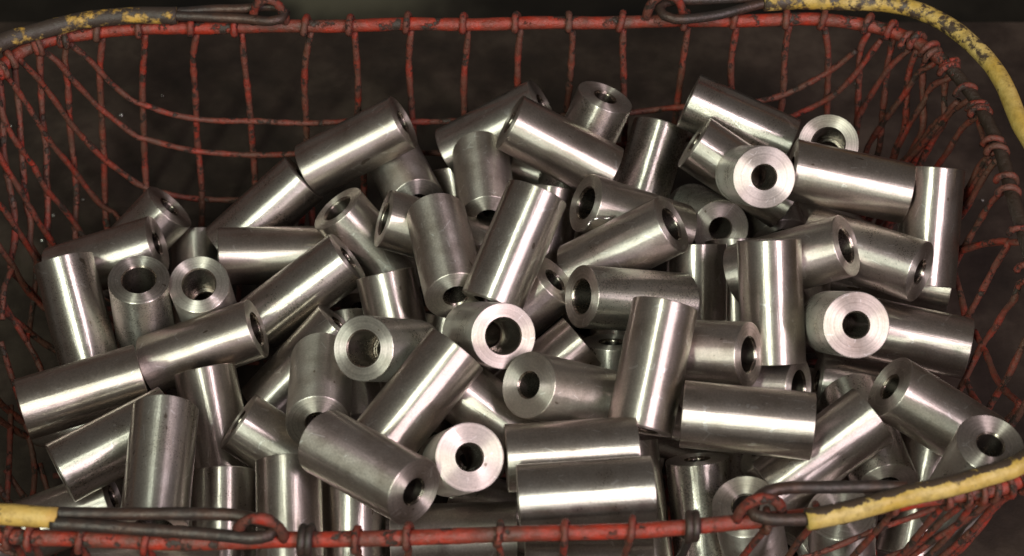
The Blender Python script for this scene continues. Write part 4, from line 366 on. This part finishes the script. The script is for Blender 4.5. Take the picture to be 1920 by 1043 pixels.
def steel(kind):
    m, nt, bs = newmat("turned_steel_"+kind)
    obj, rv, rnd = rnd_coords(nt)
    bs.inputs["Metallic"].default_value = 1
    smudge = noise(nt, rv, 55, 3, .6)
    grain = noise(nt, rv, 900, 2, .6)
    col = ramp(nt, smudge, [(.28, (.46, .405, .36)), (.50, (.57, .52, .48)), (.75, (.62, .58, .545))])
    tint = ramp(nt, rnd, [(0, (.90, .90, .88)), (.5, (1, .985, .97)), (1, (.94, .90, .87))])
    col = mixc(nt, 1.0, col, tint, 'MULTIPLY')
    spots = ramp(nt, noise(nt, scaled(nt, rv, (1, 1, .5)), 230, 1, .4), [(.77, (1, 1, 1)), (.80, (.35, .3, .25))])
    col = mixc(nt, .8, col, spots, 'MULTIPLY')
    col = mixc(nt, 1.0, col, ramp(nt, grain, [(.3, (.84, .84, .84)), (.7, (1.1, 1.1, 1.1))]), 'MULTIPLY')
    vo = N(nt, "ShaderNodeTexVoronoi", feature='DISTANCE_TO_EDGE'); vo.inputs["Scale"].default_value = 70
    nt.links.new(scaled(nt, rv, (1, 1, .45)), vo.inputs["Vector"])
    scr = math_(nt, 'MULTIPLY', math_(nt, 'LESS_THAN', vo.outputs["Distance"], .016), math_(nt, 'GREATER_THAN', noise(nt, rv, 130, 2), .58))
    col = mixc(nt, math_(nt, 'MULTIPLY', scr, .55), col, (.80, .77, .74))
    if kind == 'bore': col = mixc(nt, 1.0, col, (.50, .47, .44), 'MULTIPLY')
    nt.links.new(col, bs.inputs["Base Color"])
    rough0 = {'side': .31, 'face': .42, 'bore': .26}[kind]
    rg = math_(nt, 'ADD', math_(nt, 'MULTIPLY', math_(nt, 'SUBTRACT', smudge, .5), .10), math_(nt, 'ADD', math_(nt, 'MULTIPLY', math_(nt, 'SUBTRACT', grain, .5), .10), rough0))
    rg = math_(nt, 'ADD', rg, math_(nt, 'MULTIPLY', math_(nt, 'SUBTRACT', rnd, .5), .06))
    nt.links.new(rg, bs.inputs["Roughness"])
    b2 = N(nt, "ShaderNodeBsdfPrincipled"); b2.inputs["Metallic"].default_value = 1
    nt.links.new(col, b2.inputs["Base Color"]); nt.links.new(math_(nt, 'ADD', rg, .22), b2.inputs["Roughness"])
    mx = N(nt, "ShaderNodeMixShader"); mx.inputs[0].default_value = {'side': .36, 'face': .38, 'bore': .2}[kind]
    nt.links.new(bs.outputs[0], mx.inputs[1]); nt.links.new(b2.outputs[0], mx.inputs[2])
    nt.links.new(mx.outputs[0], nt.nodes["Material Output"].inputs[0])
    b2.inputs["Anisotropic"].default_value = .6
    bs.inputs["Anisotropic"].default_value = {'side': .98, 'face': .98, 'bore': .6}[kind]
    sep = N(nt, "ShaderNodeSeparateXYZ"); nt.links.new(obj, sep.inputs[0])
    if kind == 'face':
        cx = N(nt, "ShaderNodeCombineXYZ"); nt.links.new(sep.outputs[0], cx.inputs[0]); nt.links.new(sep.outputs[1], cx.inputs[1])
        tw = to_world(nt, cx.outputs[0]); nt.links.new(tw, bs.inputs["Tangent"]); nt.links.new(tw, b2.inputs["Tangent"])
        r = math_(nt, 'SQRT', math_(nt, 'ADD', math_(nt, 'POWER', sep.outputs[0], 2), math_(nt, 'POWER', sep.outputs[1], 2)))
        rv1 = N(nt, "ShaderNodeCombineXYZ"); nt.links.new(math_(nt, 'ADD', r, rnd), rv1.inputs[0])
        h = math_(nt, 'ADD', noise(nt, rv1.outputs[0], 1300, 2, .6), math_(nt, 'MULTIPLY', noise(nt, rv, 160, 2, .5), .5))
        bump(nt, h, .22, .0004, bs)
        ring = noise(nt, rv1.outputs[0], 520, 3, .7)
        nt.links.new(math_(nt, 'ADD', rg, math_(nt, 'MULTIPLY', math_(nt, 'SUBTRACT', ring, .5), .30)), bs.inputs["Roughness"])
        cr = mixc(nt, 1.0, col, ramp(nt, noise(nt, rv1.outputs[0], 900, 3, .8), [(.32, (.70, .69, .68)), (.6, (1.05, 1.05, 1.05))]), 'MULTIPLY')
        nt.links.new(cr, bs.inputs["Base Color"]); nt.links.new(cr, b2.inputs["Base Color"])
    else:
        tw = to_world(nt, (0, 0, 1)); nt.links.new(tw, bs.inputs["Tangent"]); nt.links.new(tw, b2.inputs["Tangent"])
        zz = N(nt, "ShaderNodeCombineXYZ"); nt.links.new(math_(nt, 'ADD', sep.outputs[2], rnd), zz.inputs[2])
        h = math_(nt, 'ADD', math_(nt, 'MULTIPLY', noise(nt, scaled(nt, rv, (1, 1, .05)), 300, 4, .65), 1.2),
                  math_(nt, 'ADD', math_(nt, 'MULTIPLY', noise(nt, rv, 110, 2, .5), .25), math_(nt, 'MULTIPLY', grain, .25)))
        bump(nt, h, .26, .0004, bs)
    return m
M_SIDE, M_FACE, M_BORE = steel('side'), steel('face'), steel('bore')

def paint(name, base, dark, dust, chip_lo, rough, bias=None, sc=45, rust=0., lumps=.5, soft=.05):
    m, nt, bs = newmat(name); obj, rv, rnd = rnd_coords(nt)
    a = noise(nt, rv, sc, 6, .66); b = noise(nt, rv, 160, 5, .65); c = noise(nt, rv, 30, 5, .65); d = noise(nt, rv, 75, 6, .7)
    col = mixc(nt, ramp(nt, c, [(.42, (0, 0, 0)), (.62, (1, 1, 1))]), base, dust)
    col = mixc(nt, ramp(nt, b, [(.45, (0, 0, 0)), (.72, (.7, .7, .7))]), col, tuple(x*.42 for x in base))
    if rust: col = mixc(nt, ramp(nt, d, [(.50-rust*.2, (0, 0, 0)), (.68-rust*.2, (rust, rust, rust))]), col, (.075, .034, .022))
    if bias: a = math_(nt, 'ADD', a, bias(nt, obj))
    chip = ramp(nt, a, [(chip_lo, (0, 0, 0)), (chip_lo+soft, (1, 1, 1))])
    col = mixc(nt, chip, col, dark)
    nt.links.new(col, bs.inputs["Base Color"])
    nt.links.new(math_(nt, 'ADD', math_(nt, 'MULTIPLY', b, .5), rough-.25), bs.inputs["Roughness"])
    h = math_(nt, 'SUBTRACT', math_(nt, 'ADD', math_(nt, 'ADD', b, d), math_(nt, 'MULTIPLY', noise(nt, rv, 420, 4, .7), .6)), math_(nt, 'MULTIPLY', chip, .6))
    bump(nt, h, lumps, .0012, bs)
    return m
def smooth(nt, x, lo, hi):
    n = N(nt, "ShaderNodeMapRange", interpolation_type='SMOOTHSTEP'); nt.links.new(x, n.inputs[0])
    n.inputs[1].default_value = lo; n.inputs[2].default_value = hi; return n.outputs[0]
def xyz(nt, o):
    s = N(nt, "ShaderNodeSeparateXYZ"); nt.links.new(o, s.inputs[0]); return s.outputs
def rim_wear(nt, o):      # the right-hand side of the rim is worn to dark metal
    x, y, z = xyz(nt, o); return math_(nt, 'MULTIPLY', smooth(nt, x, .262, .278), .30)
def left_wear(nt, o):     # back run of the left grip has peeled, front run has not
    x, y, z = xyz(nt, o); return math_(nt, 'SUBTRACT', math_(nt, 'MULTIPLY', smooth(nt, y, -.05, .08), .215), .10)
def right_wear(nt, o):    # back run speckled, front run rubbed along its inner upper side
    x, y, z = xyz(nt, o); g = N(nt, "ShaderNodeNewGeometry")
    d = N(nt, "ShaderNodeVectorMath", operation='DOT_PRODUCT'); nt.links.new(g.outputs["Normal"], d.inputs[0]); d.inputs[1].default_value = (-.1, .75, .65)
    rub = math_(nt, 'MULTIPLY', smooth(nt, d.outputs["Value"], .25, .75), smooth(nt, y, -.12, -.19))
    return math_(nt, 'SUBTRACT', math_(nt, 'ADD', math_(nt, 'MULTIPLY', smooth(nt, y, .05, .12), .165), math_(nt, 'MULTIPLY', rub, .30)), .10)
M_RED = paint("chipped_red_paint", (.35, .026, .009), (.030, .018, .012), (.10, .035, .022), .565, .5, rim_wear, 80, .5, .9)
M_RUST = paint("rusty_red_wire", (.28, .020, .0075), (.030, .016, .010), (.10, .033, .016), .55, .6, None, 130, .75, 1.0)
M_DARK = paint("bare_dark_wire", (.042, .032, .028), (.02, .015, .012), (.075, .038, .026), .66, .45)
M_DARK.node_tree.nodes["Principled BSDF"].inputs["Metallic"].default_value = .35
M_YEL = paint("worn_yellow_hose", (.46, .26, .042), (.040, .026, .019), (.52, .35, .10), .50, .55, left_wear, 90, 0, .5, .10)
M_YEL2 = paint("worn_yellow_hose_cleaner", (.44, .28, .05), (.050, .032, .02), (.52, .37, .12), .52, .5, right_wear, 150, 0, .4, .10)

def flat(name, stops, scale, rough, spec=.3):
    m, nt, bs = newmat(name); tc = N(nt, "ShaderNodeTexCoord")
    a = noise(nt, tc.outputs["Object"], scale, 8, .65)
    nt.links.new(ramp(nt, a, stops), bs.inputs["Base Color"])
    b = noise(nt, tc.outputs["Object"], scale*9, 5, .7)
    nt.links.new(math_(nt, 'ADD', math_(nt, 'MULTIPLY', b, .3), rough-.15), bs.inputs["Roughness"])
    bs.inputs["Specular IOR Level"].default_value = spec
    bump(nt, math_(nt, 'ADD', a, b), .35, .002, bs)
    return m
M_BENCH = flat("grimy_dark_bench", [(.30, (.010, .0062, .0045)), (.5, (.027, .0175, .0125)), (.70, (.062, .044, .032))], 14, .62)
M_FLOOR = flat("oily_workshop_floor", [(.38, (.006, .005, .004)), (.5, (.020, .016, .011)), (.62, (.045, .037, .027))], 2.1, .8)

def olive_patch():         # a paler worn patch of concrete on the floor behind the bench
    nt = M_FLOOR.node_tree; bs = nt.nodes["Principled BSDF"]; src = bs.inputs["Base Color"].links[0].from_socket
    tc = N(nt, "ShaderNodeTexCoord"); d = N(nt, "ShaderNodeVectorMath", operation='DISTANCE')
    nt.links.new(tc.outputs["Object"], d.inputs[0]); d.inputs[1].default_value = (-.22, 1.32, -.75)
    w_ = math_(nt, 'ADD', d.outputs["Value"], math_(nt, 'MULTIPLY', math_(nt, 'SUBTRACT', noise(nt, tc.outputs["Object"], 6, 4), .5), .35))
    mr = N(nt, "ShaderNodeMapRange", interpolation_type='SMOOTHSTEP'); nt.links.new(w_, mr.inputs[0])
    mr.inputs[1].default_value = .22; mr.inputs[2].default_value = .08
    nt.links.new(mixc(nt, mr.outputs[0], src, (.15, .14, .095)), bs.inputs["Base Color"])
olive_patch()
# ------------------------------------------------------------------ setting
def box(name, lo, hi, mat, bev=0):
    x0, y0, z0 = lo; x1, y1, z1 = hi
    v = [(x, y, z) for z in (z0, z1) for y in (y0, y1) for x in (x0, x1)]
    f = [(0, 2, 3, 1), (4, 5, 7, 6), (0, 1, 5, 4), (2, 6, 7, 3), (0, 4, 6, 2), (1, 3, 7, 5)]
    return link(name, mesh(name, v, f, False), mat)
bench = box("bench_top", (-1.1, -.75, -.05), (1.1, .356, -.006), M_BENCH); bench["kind"] = "structure"
fl = link("floor", mesh("floor", [(-9, -9, -.75), (9, -9, -.75), (9, 9, -.75), (-9, 9, -.75)], [(0, 1, 2, 3)], False), M_FLOOR); fl["kind"] = "structure"

# ------------------------------------------------------------------ basket
basket = link("wire_basket", None)
tag(basket, "worn red wire mesh basket with rounded corners holding the heap of bushings", "basket")
link("rim", tube("rim", mm(RIM), .0042, 12, .006, True, .04, .0004), M_RED, basket)
for r, P in WIRES:
    link("wire", tube("wire", mm(P), r*.001, 8, .004, False, .16, .0005), M_RUST, basket)
for P in TIES:
    link("rim_tie", tube("rim_tie", mm(P), .0023, 8, .003, False, .06, 0), M_DARK, basket)
for P in EYELETS:
    e = link("handle_eyelet", tube("handle_eyelet", mm(P), .0029, 10, .004, False, .14, 0), M_RUST, basket)
for i, (g, a, b) in enumerate(HANDLES):
    h = link("handle", tube("handle", mm(a), .0031, 10, .004, False, .03, .0002), M_DARK, basket)
    link("hinge_wire", tube("hinge_wire", mm(b), .0033, 10, .004, False, .03, .0002), M_DARK, h)
    gr = link("grip", tube("grip", mm(g), .0055, 14, .006, False, .02, .0003), M_YEL2 if i else M_YEL, h)
    gr["label"] = "yellow hose grip, clean at the side and scuffed at its ends" if i else "yellow hose grip peeling to dark rubber"

# ------------------------------------------------------------------ bushings (one prototype, shared meshes)
R, LEN = .0184, .0708
def lathe(name, prof, n=72, mat=None):
    v = []; f = []
    for r, z in prof:
        for k in range(n):
            a = 2*math.pi*k/n; v.append((r*math.cos(a), r*math.sin(a), z))
    for i in range(len(prof)-1):
        for k in range(n):
            k2 = (k+1) % n
            f.append((i*n+k, i*n+k2, (i+1)*n+k2, (i+1)*n+k))
    me = mesh(name, v, f); me.materials.append(mat); return me
ch = .00045; rs, rb = .0070, .0098; step_z = .037
B_SIDE = lathe("body", [(R-ch, 0), (R-ch*.25, ch*.3), (R, ch), (R, ch*2), (R, LEN*.25), (R, LEN*.5), (R, LEN*.75), (R, LEN-ch*2), (R, LEN-ch), (R-ch*.25, LEN-ch*.3), (R-ch, LEN)], 72, M_SIDE)
# z = 0 is the small-bore end, z = LEN the counterbored end
B_FS = lathe("end_face", [(rs+.0008, 0), (R-ch, 0)], 72, M_FACE)
B_FB = lathe("end_face", [(R-ch, LEN), (rb+.0008, LEN)], 72, M_FACE)
B_BORE = lathe("bore", [(rb+.0008, LEN), (rb+.0001, LEN-.0009), (rb, LEN-.001), (rb, LEN-.002), (rb, step_z+.0005), (rb, step_z), (rb-.0004, step_z), (rs+.0012, step_z), (rs+.001, step_z), (rs, step_z-.0012), (rs, step_z-.002), (rs, .002), (rs, .001), (rs+.0001, .0009), (rs+.0008, 0)], 72, M_BORE)
for me in (B_BORE,):
    pass
def bushing(p, a, end, label, group="steel bushings heaped in the basket"):
    o = bpy.data.objects.new("steel_bushing", None); COL.objects.link(o)
    o.empty_display_size = .02
    p = Vector(p); a = Vector(a).normalized()
    if end == 'B': p = p + a*LEN; a = -a
    q = Vector((0, 0, 1)).rotation_difference(a)
    o.rotation_mode = 'QUATERNION'
    o.rotation_quaternion = q @ Matrix.Rotation(random.uniform(0, 6.28), 3, 'Z').to_quaternion()
    o.location = p
    tag(o, label, "bushing", group)
    for nm, me in (("body", B_SIDE), ("end_face", B_FS), ("end_face", B_FB), ("bore", B_BORE)):
        c = bpy.data.objects.new(nm, me); COL.objects.link(c); c.parent = o
    return o
for p, a, e, lab in BUSHINGS: bushing(p, a, e, lab)
for p, a, e in FILLERS:
    bushing(p, a, e, "steel bushing deep in the heap, glimpsed only through dark gaps between the upper ones", "bushings buried deep in the heap")

# ------------------------------------------------------------------ small loose bits
M_CHIP, _nt, _bs = newmat("bright_metal_chip"); _bs.inputs["Metallic"].default_value = 1
_bs.inputs["Base Color"].default_value = (.75, .72, .68, 1); _bs.inputs["Roughness"].default_value = .3
def chip(x, y, s, lab):
    v = []; rr = random.Random(int(x*1e4))
    for k in range(7):
        a = k/7*2*math.pi; v.append((math.cos(a)*s*rr.uniform(.6, 1.2), math.sin(a)*s*rr.uniform(.5, 1), rr.uniform(0, s*.3)))
    v.append((0, 0, s*.75))
    f = [(k, (k+1) % 7, 7) for k in range(7)] + [tuple(range(7))[::-1]]
    o = link("metal_chip", mesh("metal_chip", v, f, True), M_CHIP); o.location = (x, y, -.006)
    tag(o, lab, "metal chip", "bright chips on the dark bench")
chip(-0.2935, 0.2525, 0.00297, 'largest bright chip on the bench seen through the back left mesh')
chip(-0.3749, 0.2407, 0.00216, 'bright chip on the bench at the far left edge')
chip(-0.3290, 0.1518, 0.00202, 'bright chip above the left lying bushing, near a mesh wire')
chip(-0.3331, 0.1274, 0.00230, 'bright chip just left of the standing far left bushing')
chip(-0.3101, 0.1668, 0.00149, 'faint chip behind the left mesh below the crossing wires')
chip(0.3396, 0.1658, 0.00176, 'faint chip on the bench beyond the right mesh')
chip(0.2626, 0.2863, 0.00162, 'faint chip seen through the back right corner mesh')
chip(-0.2652, 0.2736, 0.00122, 'tiny pale fleck on the bench behind the back left mesh')
SWARF=[(0.06193,0.01064,0.15028),(0.05851,0.00734,0.15252),(0.05596,0.00743,0.15193),(0.05298,0.00649,0.15346),(0.04971,0.00514,0.15401),(0.04738,0.00791,0.14898),(0.04605,0.00573,0.14852),(0.04489,0.00611,0.14469),(0.04361,0.00591,0.14394),(0.04152,0.00944,0.14093)]
swarf = tube("metal_curl", [Vector(p) for p in SWARF], .0006, 6, .001, False, .1, 0, lambda f: .0008*math.sin(math.pi*min(1, .15+f*.9))+.0001)
tag(link("metal_curl", swarf, M_CHIP), "thin bright curl of swarf lying on the central bushing by its bored neighbour", "metal curl")
